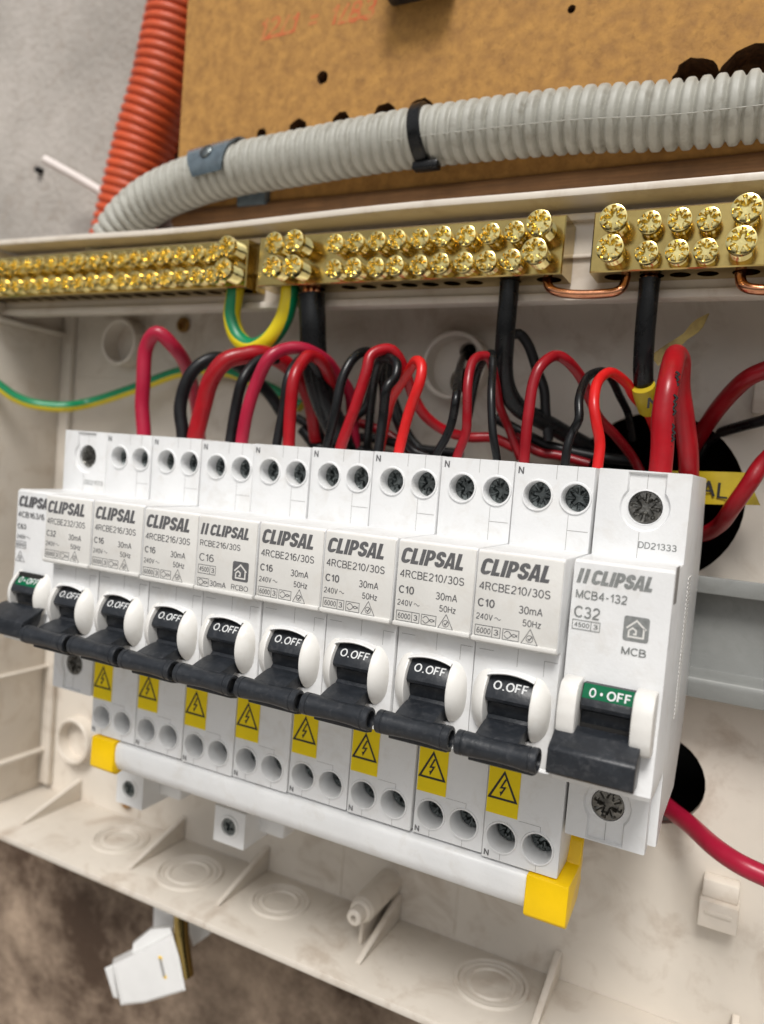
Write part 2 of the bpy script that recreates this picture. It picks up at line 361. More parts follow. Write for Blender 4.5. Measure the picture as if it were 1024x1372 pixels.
# heavy condensed capitals for the maker's mark, on a 0..1 high grid
def arc(cx, cz, rx, rz, a0, a1, n=8): return [(cx + rx * math.cos(math.radians(a0 + (a1 - a0) * k / n)), cz + rz * math.sin(math.radians(a0 + (a1 - a0) * k / n))) for k in range(n + 1)]
def glyph(c):
    if c == 'C': return .56, [arc(.30, .70, .30, .30, 8, 180) + arc(.30, .30, .30, .30, 180, 352) + [(.36, .26)] + arc(.30, .31, .075, .09, 330, 180, 5) + arc(.30, .69, .075, .09, 180, 30, 5) + [(.36, .74)]], []
    if c == 'L': return .47, [[(0, 0), (.47, 0), (.47, .22), (.235, .22), (.235, 1), (0, 1)]], []
    if c == 'I': return .235, [[(0, 0), (.235, 0), (.235, 1), (0, 1)]], []
    if c == 'P': return .56, [[(0, 0), (.235, 0), (.235, .34)] + arc(.27, .67, .30, .33, -80, 80, 8) + [(.20, 1), (0, 1)]], [arc(.25, .67, .09, .13, -90, 90, 5) + [(.22, .80), (.22, .54)]]
    if c == 'S': return .58, [[(0, .30), (0, .27)] + arc(.29, .28, .29, .28, 180, 360) + [(.58, .34)] + arc(.34, .38, .24, .16, 0, 80, 3) + [(.24, .70), (.25, .74), (.30, .78), (.34, .72), (.34, .68), (.56, .68)] + arc(.29, .72, .28, .28, 0, 180) + [(.01, .64)] + arc(.24, .62, .22, .16, 190, 260, 3) + [(.34, .38), (.34, .30), (.29, .22), (.235, .26), (.235, .32), (0, .32)]], []
    if c == 'A': return .64, [[(0, 0), (.22, 0), (.245, .17), (.395, .17), (.42, 0), (.64, 0), (.46, 1), (.18, 1)]], [[(.27, .36), (.37, .36), (.32, .72)]]
def mark(mb, x0, x1, z0, z1, y, shear=.22, two=False):
    gap = .055; ws = [glyph(c)[0] for c in 'CLIPSAL']; kern = [0, gap, gap, gap, gap * .6, -.01, gap * .3]
    tot = sum(ws) + sum(kern); h = z1 - z0; sx = ((x1 - x0) - shear * h) / tot; x = x0
    for i, c in enumerate('CLIPSAL'):
        x += kern[i] * sx; w, os_, hs_ = glyph(c)
        for o in os_: holed(mb, o, hs_, lambda a, b: (x + a * sx + shear * b * h, y, z0 + b * h))
        x += w * sx
# ------------------------------------------------------------------ tags
def tag(o, label=None, cat=None, group=None, kind=None):
    if label: o['label'] = label
    if cat: o['category'] = cat
    if group: o['group'] = group
    if kind: o['kind'] = kind
    return o
def thing(name, label, cat, loc=(0, 0, 0), group=None):
    o = bpy.data.objects.new(name, None); o.empty_display_size = 0.005; COL.objects.link(o)
    o.location = Vector(loc) * K; return tag(o, label, cat, group)
def inst(o, parent, loc=(0, 0, 0), rot=None, label=None):
    c = o.copy(); COL.objects.link(c); c.parent = parent; c.location = Vector(loc) * K
    if rot is not None: c.rotation_euler = rot
    return c
def proto(mb, name, mats, **k):
    o = mb.build(name, mats, **k); me = o.data; bpy.data.objects.remove(o); return me
def place(me, name, parent, loc=(0, 0, 0), rot=None, scale=None):
    o = bpy.data.objects.new(name, me); COL.objects.link(o); o.parent = parent; o.location = Vector(loc) * K
    if rot is not None: o.rotation_euler = rot
    if scale: o.scale = scale
    return o

# ------------------------------------------------------------------ wall with a cavity behind the enclosure
WY = 109.0
mb = MB()
holed(mb, [(-1500, -1500), (1700, -1500), (1700, 1500), (-1500, 1500)], [[(70, -66), (205, -66), (205, 84), (70, 84)]], lambda a, b: (a, WY, b))
wall = tag(mb.build('wall', M['concrete'], smooth=False), kind='structure')
mb = MB()
for a, b in (((70, -66), (205, -66)), ((205, -66), (205, 84)), ((205, 84), (70, 84)), ((70, 84), (70, -66))):
    mb.quad((a[0], WY, a[1]), (b[0], WY, b[1]), (b[0], 190, b[1]), (a[0], 190, a[1]))
mb.quad((70, 190, -66), (205, 190, -66), (205, 190, 84), (70, 190, 84))
mb.build('wall_cavity', M['cavity'], wall, smooth=False)

mb = MB(); mb.quad((-3000, 109, -1100), (3000, 109, -1100), (3000, -4000, -1100), (-3000, -4000, -1100)); tag(mb.build('ground', M['concrete2'], smooth=False), kind='structure')  # unseen concrete sheet, added to bounce light onto the lower faces

# ------------------------------------------------------------------ enclosure tray
XL, XR, ZB, ZT, YB, YR = -76.5, 262.0, -114.5, 108.3, 84.0, 46.0
enc = thing('distribution_enclosure', 'open cream plastic enclosure tray, stained, holding the whole row of breakers', 'enclosure', (100, 84, -114))
E0 = -Vector(enc.location) / K
def epart(mb, name, m, **k):
    o = mb.build(name, m, enc, **k); o.location = E0 * K; return o
hA = at(870, 652, YB); hB = at(880, 1045, YB); k1 = at(627, 471, YB); k2 = at(621, 511, YB); rl = at(109, 989, YB); rc = at(616, 493, YB); rt = at(176, 462, YB)
HOLES = [circ(hA.x + 1, hA.z - 3, 24.4, 48), circ(hB.x, hB.z + .5, 13, 28), circ(k1.x, k1.z, 2.9, 16), circ(k2.x, k2.z, 4.6, 20)]
mb = MB()
OUT = [(XL - 2, ZB - 2), (XR + 2, ZB - 2), (XR + 2, ZT + 2), (XL - 2, ZT + 2)]
holed(mb, OUT, HOLES, lambda a, b: (a, YB, b)); holed(mb, OUT, HOLES, lambda a, b: (a, YB + 2.5, b))
for h in HOLES: mb.loft([[(a, YB, b) for a, b in h], [(a, YB + 2.5, b) for a, b in h]], cap0=False, cap1=False)
epart(mb, 'back_panel', M['encl'])
mb = MB()                                          # bottom wall, slightly drafted, with raised knockouts
KO = [(-14.7, 69, 10), (22.3, 66, 11.3), (59.5, 69.5, 9.6), (135.7, 70, 10.6), (188, 67, 10)]
mb.box(XL - 2.4, XR + 2, YR, YB - .05, ZB - 2.4, ZB, .5); epart(mb, 'bottom_wall', M['encl'])
kmb = MB()
for r0, r1, h in ((.60, .69, .6), (.82, .90, .5), (.96, 1.06, .8)):
    rings = []
    for r, z in ((r0 - .03, 0), (r0, h), (r1, h), (r1 + .03, 0)): rings.append([(10.5 * r * math.cos(2 * PI * k / 48), 10.5 * r * math.sin(2 * PI * k / 48), z) for k in range(48)])
    kmb.loft(rings, cap0=False, cap1=False)
for k in range(9):
    kmb.box(-3 + k * .7, -2.6 + k * .7, -.5 + .4 * math.sin(k * 2), .5, 0, .12)
kme = proto(kmb, 'knockout', M['encl'])
for x, y, r in KO: place(kme, 'knockout', enc, Vector((x, y, ZB + .01)) + E0, scale=(r / 10.5,) * 2 + (1,))
gp = [(YB - .2, -105.5), (YB - .2, ZB + .05), (56, ZB + .05), (54.8, ZB + .4), (56, ZB + .8)]
gm = MB(); gm.prism(roundpoly(gp, .5, 1), -1, 1, .35); gme = proto(gm, 'gusset_rib', M['encl2'])
for x in (-54, 3.4, 43.5, 97.8, 152, 201.5): place(gme, 'gusset_rib', enc, Vector((x, 0, 0)) + E0)
mb = MB(); mb.box(XL - 2.4, XL, YR, YB - .05, ZB + .05, ZT, .5)                    # left wall with stiffening ribs
epart(mb, 'side_wall', M['encl2'])
for z, t in ((82, 1.6), (-97, 1.6), (-60, .8)):
    mb = MB(); mb.box(XL + .02, XL + 3, 50, YB - .1, z - t / 2, z + t / 2, .3); epart(mb, 'side_rib', M['encl'])
mb = MB(); mb.box(XL + .02, XL + 6, YB - 3, YB - .05, -112, 100, .8); epart(mb, 'corner_fillet', M['encl'])
mb = MB(); mb.box(XR, XR + 2.4, YR, YB - .05, ZB + .05, ZT, .5); epart(mb, 'side_wall', M['encl2'])
rim = [(XL - 2.4, ZT + .5), (-30, ZT - .1), (20, ZT - .8), (91, ZT + .5), (145, ZT + .2), (XR + 2, ZT - .2)]
rp = spline([(x, 0, z) for x, z in rim], 8)
mb = MB(); prof = roundpoly([(YR, 0), (YR, 2.0), (YB, 2.0), (YB, 0)], .5, 2)
mb.loft([[(p.x, y, p.z + z) for y, z in prof] for p in rp]); epart(mb, 'top_wall', M['encl2'])
mb = MB(); zl = at(700, 400, 56).z                                               # carrier that holds the brass bars
mb.box(XL + .1, XR - .1, 54.6, 57.5, zl, 107.0, .3); mb.box(XL + .1, XR - .1, 53, 58.5, zl - 1.5, zl + .6, .3)
mb.box(XL + .1, XR - .1, 52.5, 55, 104.6, 106.4, .3); mb.box(XL + .1, XR - .1, 53.6, 55, 95.3, 96.2, .2)
epart(mb, 'bar_carrier', M['encl2'])
for c, r, h, nm in ((rt, 9.3, 7, 'screw_boss'), (rc, 10.8, 6, 'cable_entry_ring'), (rl, 9.6, 5, 'screw_boss')):
    mb = MB(); rings = []
    for rr, y in ((r, 0), (r, -h), (r - .3, -h - .3), (r - 1.1, -h - .3), (r - 1.5, -h), (r - 1.7, 0)):
        rings.append([(c.x + rr * math.cos(2 * PI * k / 40), YB + y, c.z + rr * math.sin(2 * PI * k / 40)) for k in range(40)])
    mb.loft(rings, cap0=False, cap1=False); epart(mb, nm, M['encl2'])
bt = Vector((93.8, 55, -103)); 
mb = MB(); revolve(mb, [(0, 4.4), (20, 4.0), (20.4, 3.7), (21.5, 3.6), (22, 3.2)], (bt.x, YB, bt.z + .3), (0, -1, 0), 28)
revolve(mb, [(22, 2.7), (25.6, 2.5), (26, 2.0), (26, 1.0), (23, .9)], (bt.x, YB, bt.z + .3), (0, -1, 0), 24)
mb.box(bt.x - .6, bt.x + .6, 64, YB - .1, -114.4, bt.z, .2); epart(mb, 'cover_post', M['encl2'])
cb = at(965, 1203, YB)
mb = MB(); mb.box(cb.x - 5, cb.x + 5, 77, YB, cb.z - 6, cb.z + 1.5, .5); mb.box(cb.x - 4.6, cb.x + 4.6, 79, YB, cb.z + 1.5, cb.z + 6.5, .5); mb.box(cb.x - 3.4, cb.x + 3.4, 76.6, 78, cb.z - 2, cb.z - .9, .2)
epart(mb, 'cover_clip', M['encl2'])
cb = at(1026, 533, YB); mb = MB(); mb.box(cb.x - 3, cb.x + 6, 78, YB, cb.z - 5, cb.z + 6, .8); epart(mb, 'cover_clip', M['encl2'])
mb = MB()
for z in (64.5, -62): mb.box(XL + 6, 60 if z > 0 else 150, YB - .25, YB + .1, z - .3, z + .3, .1)
for x in (-20, 75, 118): mb.box(x - .3, x + .3, YB - .25, YB + .1, -114, -70, .1)
mb.box(218, 219, 70, YB, -114, -80, .3); tag(epart(mb, 'mould_ridges', M['encl']), kind='stuff')
for x in (-45, 225):
    mb = MB(); mb.box(x - 15, x + 15, YB + 2.6, WY - .1, -100, 95, .5); epart(mb, 'mounting_batten', M['wood'])
# fixing screws in the back panel
def headscrew(r, depth=1.2, slots=4, sl=.30, n=48, tall=1.0, cone=.12, ext=0):
    """screw head, axis -Y: centre recess plus radial notches; head front at y=0, shank goes to +y"""
    mb = MB(); rad = [0, .12, .22, .28, .34, .44, .56, .62, .68, .80, .93, 1.0]; rings = []; n = 64 if slots == 8 else n
    def st(x): return min(1, max(0, x))
    for t in rad[1:]:
        ring = []
        for k in range(n):
            a = 2 * PI * k / n
            p1 = t * min(abs(math.sin(a)), abs(math.cos(a))); p2 = t * min(abs(math.sin(a + PI / 4)), abs(math.cos(a + PI / 4)))
            dep = 0.0
            if t < .65: dep = max(dep, depth * st((.20 - p1) / .05))
            if t < .29: dep = max(dep, depth)
            if slots == 8:
                if t < .91: dep = max(dep, depth * .5 * st((.13 - p1) / .04))
                if t < .91: dep = max(dep, depth * .5 * st((.11 - p2) / .04))
            ring.append((r * t * math.cos(a), dep + cone * (t ** 6), r * t * math.sin(a)))
        rings.append(ring)
    c = (0, depth * 1.0, 0); o = mb.add([c] + rings[0], [])
    for k in range(n): mb.f.append([o, o + 1 + k, o + 1 + (k + 1) % n]); mb.mi.append(0)
    rings.append([(r * 1.0 * math.cos(2 * PI * k / n), tall, r * math.sin(2 * PI * k / n)) for k in range(n)])
    if ext:
        rings.append([(r * .86 * math.cos(2 * PI * k / n), tall + .1, r * .86 * math.sin(2 * PI * k / n)) for k in range(n)])
        L = tall + .1
        while L < tall + ext:
            for q, rr in ((.2, .80), (.4, .86)): rings.append([(r * rr * math.cos(2 * PI * k / n), L + q, r * rr * math.sin(2 * PI * k / n)) for k in range(n)])
            L += .45
    mb.loft(rings, cap0=False, cap1=False); return mb
smb = headscrew(2.9, 1.3, 4, .30, 40, 1.2); sme = proto(smb, 'fixing_screw', M['brassd'])
for u, v in ((244, 435), (168, 1074)):
    p = at(u, v, YB - 1.5); o = place(sme, 'fixing_screw', enc, p + E0, (0, random.random(), 0))

# ------------------------------------------------------------------ DIN rail
zt_, zb_ = at(1000, 779, 66.6).z, at(1000, 948, 66.6).z
rl_ = thing('mounting_rail', 'galvanised steel top hat rail running behind the breakers, bare at its right end', 'mounting rail', (100, 66.6, 0))
mb = MB(); T = .9
P = [(66.6, zt_), (66.6, zt_ - 4.4), (73.3, zt_ - 4.9), (73.3, zb_ + 6.4), (68.6, zb_ + 5.8), (66.9, zb_ + 5.2), (66.6, zb_ + 4.0), (66.6, zb_), (67.4, zb_), (67.5, zb_ + 4.4), (74.3, zb_ + 5.6), (74.3, zt_ - 3.9), (67.5, zt_ - 3.4), (67.5, zt_)]
mb.loft([[(x, y, z) for y, z in roundpoly(P, .35, 2)] for x in (-58, 255)])
o = mb.build('rail_profile', M['rail'], rl_); o.location = -rl_.location
for x in (-40, 238):
    mb = MB(); mb.box(x - 4, x + 4, 74.2, 84.05, -6, 6, .4); o = mb.build('rail_mount', M['encl2'], rl_); o.location = -rl_.location

# ------------------------------------------------------------------ circuit breakers
GB = 'circuit breakers side by side on the rail'
def well(mb, cx, cz, r, y, depth, lip=.36, lw=.55, n=28, m_in=0):
    R = [(r + lw, 0), (r + lw * .75, -lip), (r + lw * .2, -lip), (r, -lip * .3), (r * .985, depth * .5), (r * .97, depth)]
    mb.loft([[(cx + rr * math.cos(2 * PI * k / n), y + d, cz + rr * math.sin(2 * PI * k / n)) for k in range(n)] for rr, d in R], cap0=False, cap1=False)
    return circ(cx, cz, r + lw, n)
def floor_disc(mb, cx, cz, r, y, n=28): mb.add([(cx + r * math.cos(2 * PI * k / n), y, cz + r * math.sin(2 * PI * k / n)) for k in range(n)], [list(range(n))])
X0, X1 = .13, 17.87
UH = [(5.7, 34.1), (14.1, 34.1)]; LH = [(4.5, -44.6), (12.9, -44.6)]
prof = [(66, 19), (66, 24), (60, 41), (20.1, 41), (20.1, 22.6), (.5, 22.6), (.0, 22.1), (0, 4.3), (.45, 3.9), (2.6, 3.9),
        (3.2, 3.3), (3.2, -20.0), (2.7, -20.6), (8, -20.9), (20.3, -21.2), (20.3, -50.1), (29, -50), (34.5, -44), (60, -42), (66, -24), (66, -20)]
ins = 0.3
body = MB(); body.prism(prof, X0, X1, ins, skip=(3, 10, 14))
xa, xb = X0 + ins, X1 - ins
hs_ = [well(body, cx, cz, 3.05, 20.1, 4.4) for cx, cz in UH]
holed(body, [(xa, 22.6), (xb, 22.6), (xb, 41), (xa, 41)], hs_, lambda a, b: (a, 20.1, b))
hs_ = [well(body, cx, cz, 3.3, 20.3, 7.4) for cx, cz in LH]
for cx, cz in LH: floor_disc(body, cx, cz, 3.22, 27.65)
for cx, cz in UH: floor_disc(body, cx, cz, 3.0, 24.45)
holed(body, [(xa, -50.1), (xb, -50.1), (xb, -21.2), (xa, -21.2)], hs_, lambda a, b: (a, 20.3, b))
# toggle opening with arched hood
AX_Y, AX_Z, RC = 7.45, -8.6, 7.85
open_ = [(3.7, -15.4), (13.6, -15.4), (13.6, -3.1)] + [(13.6 - 9.9 * k / 8, -3.1 + .9 * math.sin(PI * k / 8) ** .8) for k in range(1, 8)] + [(3.7, -3.1)]
holed(body, [(xa, -20.0), (xb, -20.0), (xb, 3.3), (xa, 3.3)], [open_], lambda a, b: (a, 3.2, b))
body.loft([[(a, 3.2, b) for a, b in open_], [(a, 9, b) for a, b in open_]], cap0=False, cap1=False)
hood = [(13.6 - 9.9 * k / 8, -3.1 + .9 * math.sin(PI * k / 8) ** .8) for k in range(9)]
def arch(y, d): return [(a + (d if k == 0 else -d if k == 8 else 0), y, b + d) for k, (a, b) in enumerate(hood)]
body.loft([[(a, 3.2, b + .75) for a, b in hood], [(a, 1.7, b + .5) for a, b in hood], [(a, 1.4, b + .2) for a, b in hood], [(a, 1.7, b - .05) for a, b in hood], [(a, 5.4, b - .1) for a, b in hood]], close=False, cap0=False, cap1=False)
body_me = proto(body, 'body', M['white'])
# raised label plate skin in the slightly warmer plastic
pl = MB(); pp = roundpoly([(-.22, 22.1), (-.22, 4.5), (.6, 4.2), (.6, 22.4)], .3, 2); pl.prism(pp, X0 + .15, X1 - .15, .25)
pl.prism(roundpoly([(-.75, 5.05), (-.75, 4.2), (.2, 3.75), (2.5, 3.7), (2.5, 4.3), (.2, 5.1)], .25, 2), X0 + .1, X1 - .1, .25)
plate_me = proto(pl, 'label_plate', M['plate'])
def lens(x_in, x_out, r, sgn):
    mb = MB(); w = abs(x_out - x_in)
    R = [(0, r * .96), (.1, r * .99), (.3, r), (w * .35, r * .975), (w * .6, r * .90), (w * .8, r * .80), (w * .93, r * .69), (w, r * .55)]
    revolve(mb, R, (x_in, AX_Y, AX_Z), (sgn, 0, 0), 48); return mb
cm = lens(3.95, .45, RC, -1); cheekL = proto(cm, 'toggle_guard', M['cheek'])
cm = lens(13.35, 16.95, RC, 1)
cheekR = proto(cm, 'toggle_guard', M['cheek'])
dm = MB(); revolve(dm, [(0, .55), (.18, .5), (.2, 0.3)], (16.15, 2.0, AX_Z + .4), (.75, -.66, 0), 12); dimple = proto(dm, 'pivot_mark', M['seam'])
DY, DZ = 7.4, -9.0
def drum_prof(r=7.0, gr=6.1, DY=DY, DZ=DZ):
    P = []
    for a in range(60, 300, 5):
        rr = r
        if 166 <= a <= 172: rr = r - .45
        if 172 < a <= 212: rr = r - 2.3
        P.append((DY + rr * math.cos(math.radians(a)), DZ + rr * math.sin(math.radians(a))))
    return P
toggle = MB(); toggle.prism(drum_prof(), 3.95, 13.3, .15)
toggle.prism(roundpoly([(4.4, -11.9), (1.0, -12.0), (-1.5, -12.5), (-5.2, -13.7), (-6.2, -15.5), (-3.0, -17), (0, -15.4), (4.4, -13.8)], .4, 2), 4.1, 13.0, .3)
toggle.prism(roundpoly([(-4.2, -15), (-4.6, -18.9), (-1.8, -19.6), (-1.2, -15.5)], .3, 2), 3.2, 16.4, .2)
R = [(0, 1.5), (.05, 2.3), (.25, 2.45), (1.3, 2.45), (1.42, 2.3), (1.62, 2.3), (1.75, 2.45), (6, 2.22), (9, 2.12), (12, 2.22), (14.8, 2.45), (14.92, 2.3), (15.1, 2.3), (15.22, 2.45), (16.3, 2.45), (16.5, 2.3), (16.52, 1.75), (15.6, 1.65), (15.6, .02)]
revolve(toggle, R, (.85, -5.0, -15.6), (1, 0, 0), 28, cap=True)
toggle_me = proto(toggle, 'toggle', M['black'], ang=25)
def oncyl(r): return lambda a, b: (a, DY - math.sqrt(max(0, r * r - (b - DZ) ** 2)), b)
tt = MB(); put(tt, 'O.OFF', 5.2, 12.3, -5.45, -3.9, 0, bold=.009, fn=oncyl(7.07), shear=0.0); off_me = proto(tt, 'printed_letters', M['inkw'], smooth=False)
# terminal screw (recessed, dark)
ts_me = proto(headscrew(2.95, .9, 8, .34, 40, 2.5), 'terminal_screw', M['steel'])
tb_me = proto(headscrew(3.35, 1.2, 8, .30, 48, 3), 'terminal_screw', M['steel2'])
# warning sticker
wl = MB(); wl.box(.45, 7.9, 20.12, 20.31, -39.3, -23.0); wl_me = proto(wl, 'warning_label', M['yellow'], smooth=False)
wg = MB(); tri = [(.95, -35.6), (7.3, -35.6), (4.12, -29.4)]
stroke(wg, tri, .52, 20.07, closed=True)
bolt = [(4.55, -30.9), (3.55, -33.0), (4.5, -32.85), (3.75, -34.3)]
stroke(wg, bolt, .42, 20.06); poly(wg, [(3.3, -34.0), (4.25, -33.75), (3.6, -35.0)], 20.055)
wg_me = proto(wg, 'warning_symbol', M['inkb'], smooth=False)
# fine mould seams
sm = MB()
def seam(x0, z0, x1, z1, y, w=.09):
    if abs(x1 - x0) > abs(z1 - z0): sm.quad((x0, y, z0 - w / 2), (x1, y, z0 - w / 2), (x1, y, z0 + w / 2), (x0, y, z0 + w / 2))
    else: sm.quad((x0 - w / 2, y, z0), (x0 + w / 2, y, z0), (x0 + w / 2, y, z1), (x0 - w / 2, y, z1))
for a in ((14.1, 37.8, 14.1, 41), (12.9, 30.4, 12.9, 22.6), (12.9, 27.0, 17.4, 27.0), (9.6, 37.9, 9.6, 41)): seam(*a, 20.05)
for a in ((8.2, -39.6, 13.2, -39.6), (13.2, -39.6, 13.2, -41), (4.5, -48.2, 4.5, -50), (12.9, -48.2, 12.9, -50)): seam(*a, 20.24)
for a in ((9.3, -.6, 9.3, 3.3), (14.8, -1.6, 14.8, 1.6), (14.8, 1.6, 17.4, 1.6), (1.0, 1.8, 4.2, 1.8), (14.7, -17, 14.7, -20)): seam(*a, 3.15)
seam_me = proto(sm, 'mould_seams', M['seam'], smooth=False)
nm_ = MB(); put(nm_, 'N', .9, 2.2, 38.5, 40.2, 20.04, bold=.01); put(nm_, 'N', .7, 1.9, -49.6, -48.1, 20.22, bold=.01)
n_me = proto(nm_, 'neutral_letters', M['ink'], smooth=False)

def icons(mb, y, z0=5.25, z1=7.35, num='6000', x=.9):
    w = .13
    stroke(mb, [(x, z0), (x + 5.3, z0), (x + 5.3, z1), (x, z1)], w, y, True); stroke(mb, [(x + 3.6, z0), (x + 3.6, z1)], w, y)
    put(mb, num, x + .35, x + 3.3, z0 + .45, z1 - .45, y - .01, bold=.004); put(mb, '3', x + 4.0, x + 4.95, z0 + .45, z1 - .45, y - .01, bold=.004)
def wavebox(mb, x, z0, z1, y, w=3.4):
    stroke(mb, [(x, z0), (x + w, z0), (x + w, z1), (x, z1)], .13, y, True)
    for s in (1, -1):
        stroke(mb, [(x + .3 + (w - .6) * k / 14, (z0 + z1) / 2 + s * .22 + s * .5 * math.sin(2 * PI * k / 14)) for k in range(15)], .15, y - .01)
def triangle_mark(mb, x, z0, z1, y, w=3.4):
    stroke(mb, [(x, z0), (x + w, z0), (x + w / 2, z1)], .14, y, True)
    c = (x + w / 2, z0 + (z1 - z0) * .36); stroke(mb, [(c[0] + .68 * math.cos(a * PI / 8), c[1] + .68 * math.sin(a * PI / 8)) for a in range(16)], .12, y - .01, True)
    stroke(mb, [(c[0] - .35, c[1] + .05), (c[0] - .05, c[1] - .3), (c[0] + .45, c[1] + .5)], .2, y - .02)
def house(mb, x, z, s, y, hole=True):
    # square badge with an open outlined house
    sq = roundpoly([(x, z), (x + s, z), (x + s, z + s), (x, z + s)], s * .12, 3)
    def P(a, b): return (x + a * s, z + b * s)
    outl = [P(.12, .50), P(.5, .84), P(.88, .50)]
    holed(mb, sq, [], lambda a, b: (a, y, b))
    return [(outl, .075 * s), ([P(.80, .56), P(.80, .16), P(.22, .16), P(.22, .40)], .075 * s), ([P(.22, .40), P(.36, .52), P(.50, .44), P(.50, .28), P(.40, .28)], .07 * s)]
YL = -.26
def print_rcbo(model, cur):
    mb = MB(); mark(mb, .8, 15.7, 17.6, 21.0, YL)
    put(mb, model, 1.0, 15.6, 14.5, 16.2, YL, bold=.002)
    put(mb, cur, 1.0, 4.6, 11.1, 12.8, YL, bold=.012); put(mb, '30mA', 9.6, 14.4, 10.9, 12.5, YL, bold=.003)
    put(mb, '240V', .9, 4.4, 8.5, 9.8, YL, bold=.003); stroke(mb, [(4.8 + k * .16, 9.1 + .22 * math.sin(2 * PI * k / 8)) for k in range(9)], .13, YL)
    put(mb, '50Hz', 10.6, 14.3, 8.5, 9.9, YL, bold=.003)
    icons(mb, YL); wavebox(mb, 6.75, 5.25, 7.35, YL, 3.3); triangle_mark(mb, 10.6, 5.1, 8.1, YL, 3.3)
    return mb
def bars2(mb, x, z0, z1, y, sh=.22, w=.75, g=.45):
    h = z1 - z0
    for k in range(2):
        a = x + k * (w + g); mb.quad((a, y, z0), (a + w, y, z0), (a + w + sh * h, y, z1), (a + sh * h, y, z1))
def print_house_rcbo():
    mb = MB(); bars2(mb, .9, 17.8, 20.6, YL); mark(mb, 3.7, 15.9, 17.8, 20.6, YL)
    put(mb, 'RCBE216/30S', 1.0, 13.2, 15.0, 16.5, YL, bold=.002); put(mb, 'C16', 1.0, 5.5, 11.3, 13.2, YL, bold=0)
    icons(mb, YL, 8.3, 10.4, '4500', .9); wavebox(mb, .9, 5.2, 7.1, YL, 3.4); put(mb, '30mA', 4.7, 9.6, 5.5, 6.9, YL, bold=.002)
    put(mb, 'RCBO', 11.2, 16.2, 5.6, 6.9, YL, bold=0)
    L = house(mb, 11.3, 7.8, 4.7, YL); return mb, L
for_mcb = 4.25
def print_mcb9():
    y = for_mcb; mb = MB(); bars2(mb, .9, 18.1, 20.9, y); mark(mb, 3.6, 15.6, 18.1, 20.9, y)
    put(mb, 'MCB4-132', 1.0, 10.8, 15.0, 16.7, y, bold=.003); put(mb, 'C32', 1.0, 6.0, 11.2, 13.5, y, bold=.002)
    icons(mb, y, 8.9, 10.7, '4500', .9); put(mb, 'MCB', 10.6, 15.2, 5.5, 7.0, y, bold=.003); L = house(mb, 10.6, 8.3, 4.7, y); return mb, L
def print_mcb0():
    y = for_mcb; mb = MB(); mark(mb, .9, 15.6, 17.6, 20.8, y); put(mb, '4CB163/6', 1.0, 12.0, 14.5, 16.2, y, bold=.004)
    put(mb, 'C63', 1.0, 4.6, 11.1, 12.6, y, bold=.01); put(mb, '240V', .9, 4.6, 8.2, 9.5, y); stroke(mb, [(5 + k * .2, 8.8 + .25 * math.sin(2 * PI * k / 8)) for k in range(9)], .13, y)
    put(mb, '6000', 1.1, 4.6, 5.9, 7.1, y); stroke(mb, [(.8, 5.5), (4.9, 5.5), (4.9, 7.5), (.8, 7.5)], .13, y, True)
    triangle_mark(mb, .9, 1.6, 4.6, y, 3.6); return mb
pr216 = proto(print_rcbo('4RCBE216/30S', 'C16'), 'printed_text', M['ink'], smooth=False)
pr210 = proto(print_rcbo('4RCBE210/30S', 'C10'), 'printed_text', M['ink'], smooth=False)
pr232 = proto(print_rcbo('4RCBE232/30S', 'C32'), 'printed_text', M['ink'], smooth=False)
_m, _L = print_house_rcbo(); prh = proto(_m, 'printed_text', M['ink'], smooth=False)
hb = MB()
for P_, w_ in _L: stroke(hb, P_, w_, YL - .03)
prh2 = proto(hb, 'house_outline', M['plate'], smooth=False)
TOP = [('C32 residual current breaker with yellow warning sticker, next to the C63 breaker', pr232),
       ('C16 residual current breaker directly right of the C32 one, lever down', pr216),
       ('C16 residual current breaker directly left of the one showing a black house badge', pr216),
       ('C16 residual current breaker with a black house badge on its label', prh),
       ('C16 residual current breaker directly right of the one showing a black house badge', pr216),
       ('leftmost of the three C10 residual current breakers', pr210),
       ('middle one of the three C10 residual current breakers', pr210),
       ('rightmost of the three C10 residual current breakers, beside the tall end breaker', pr210)]
Z0 = 0.0
def child_copy(src, parent):
    c = src.copy(); COL.objects.link(c); c.parent = parent; return c
proto_b = None
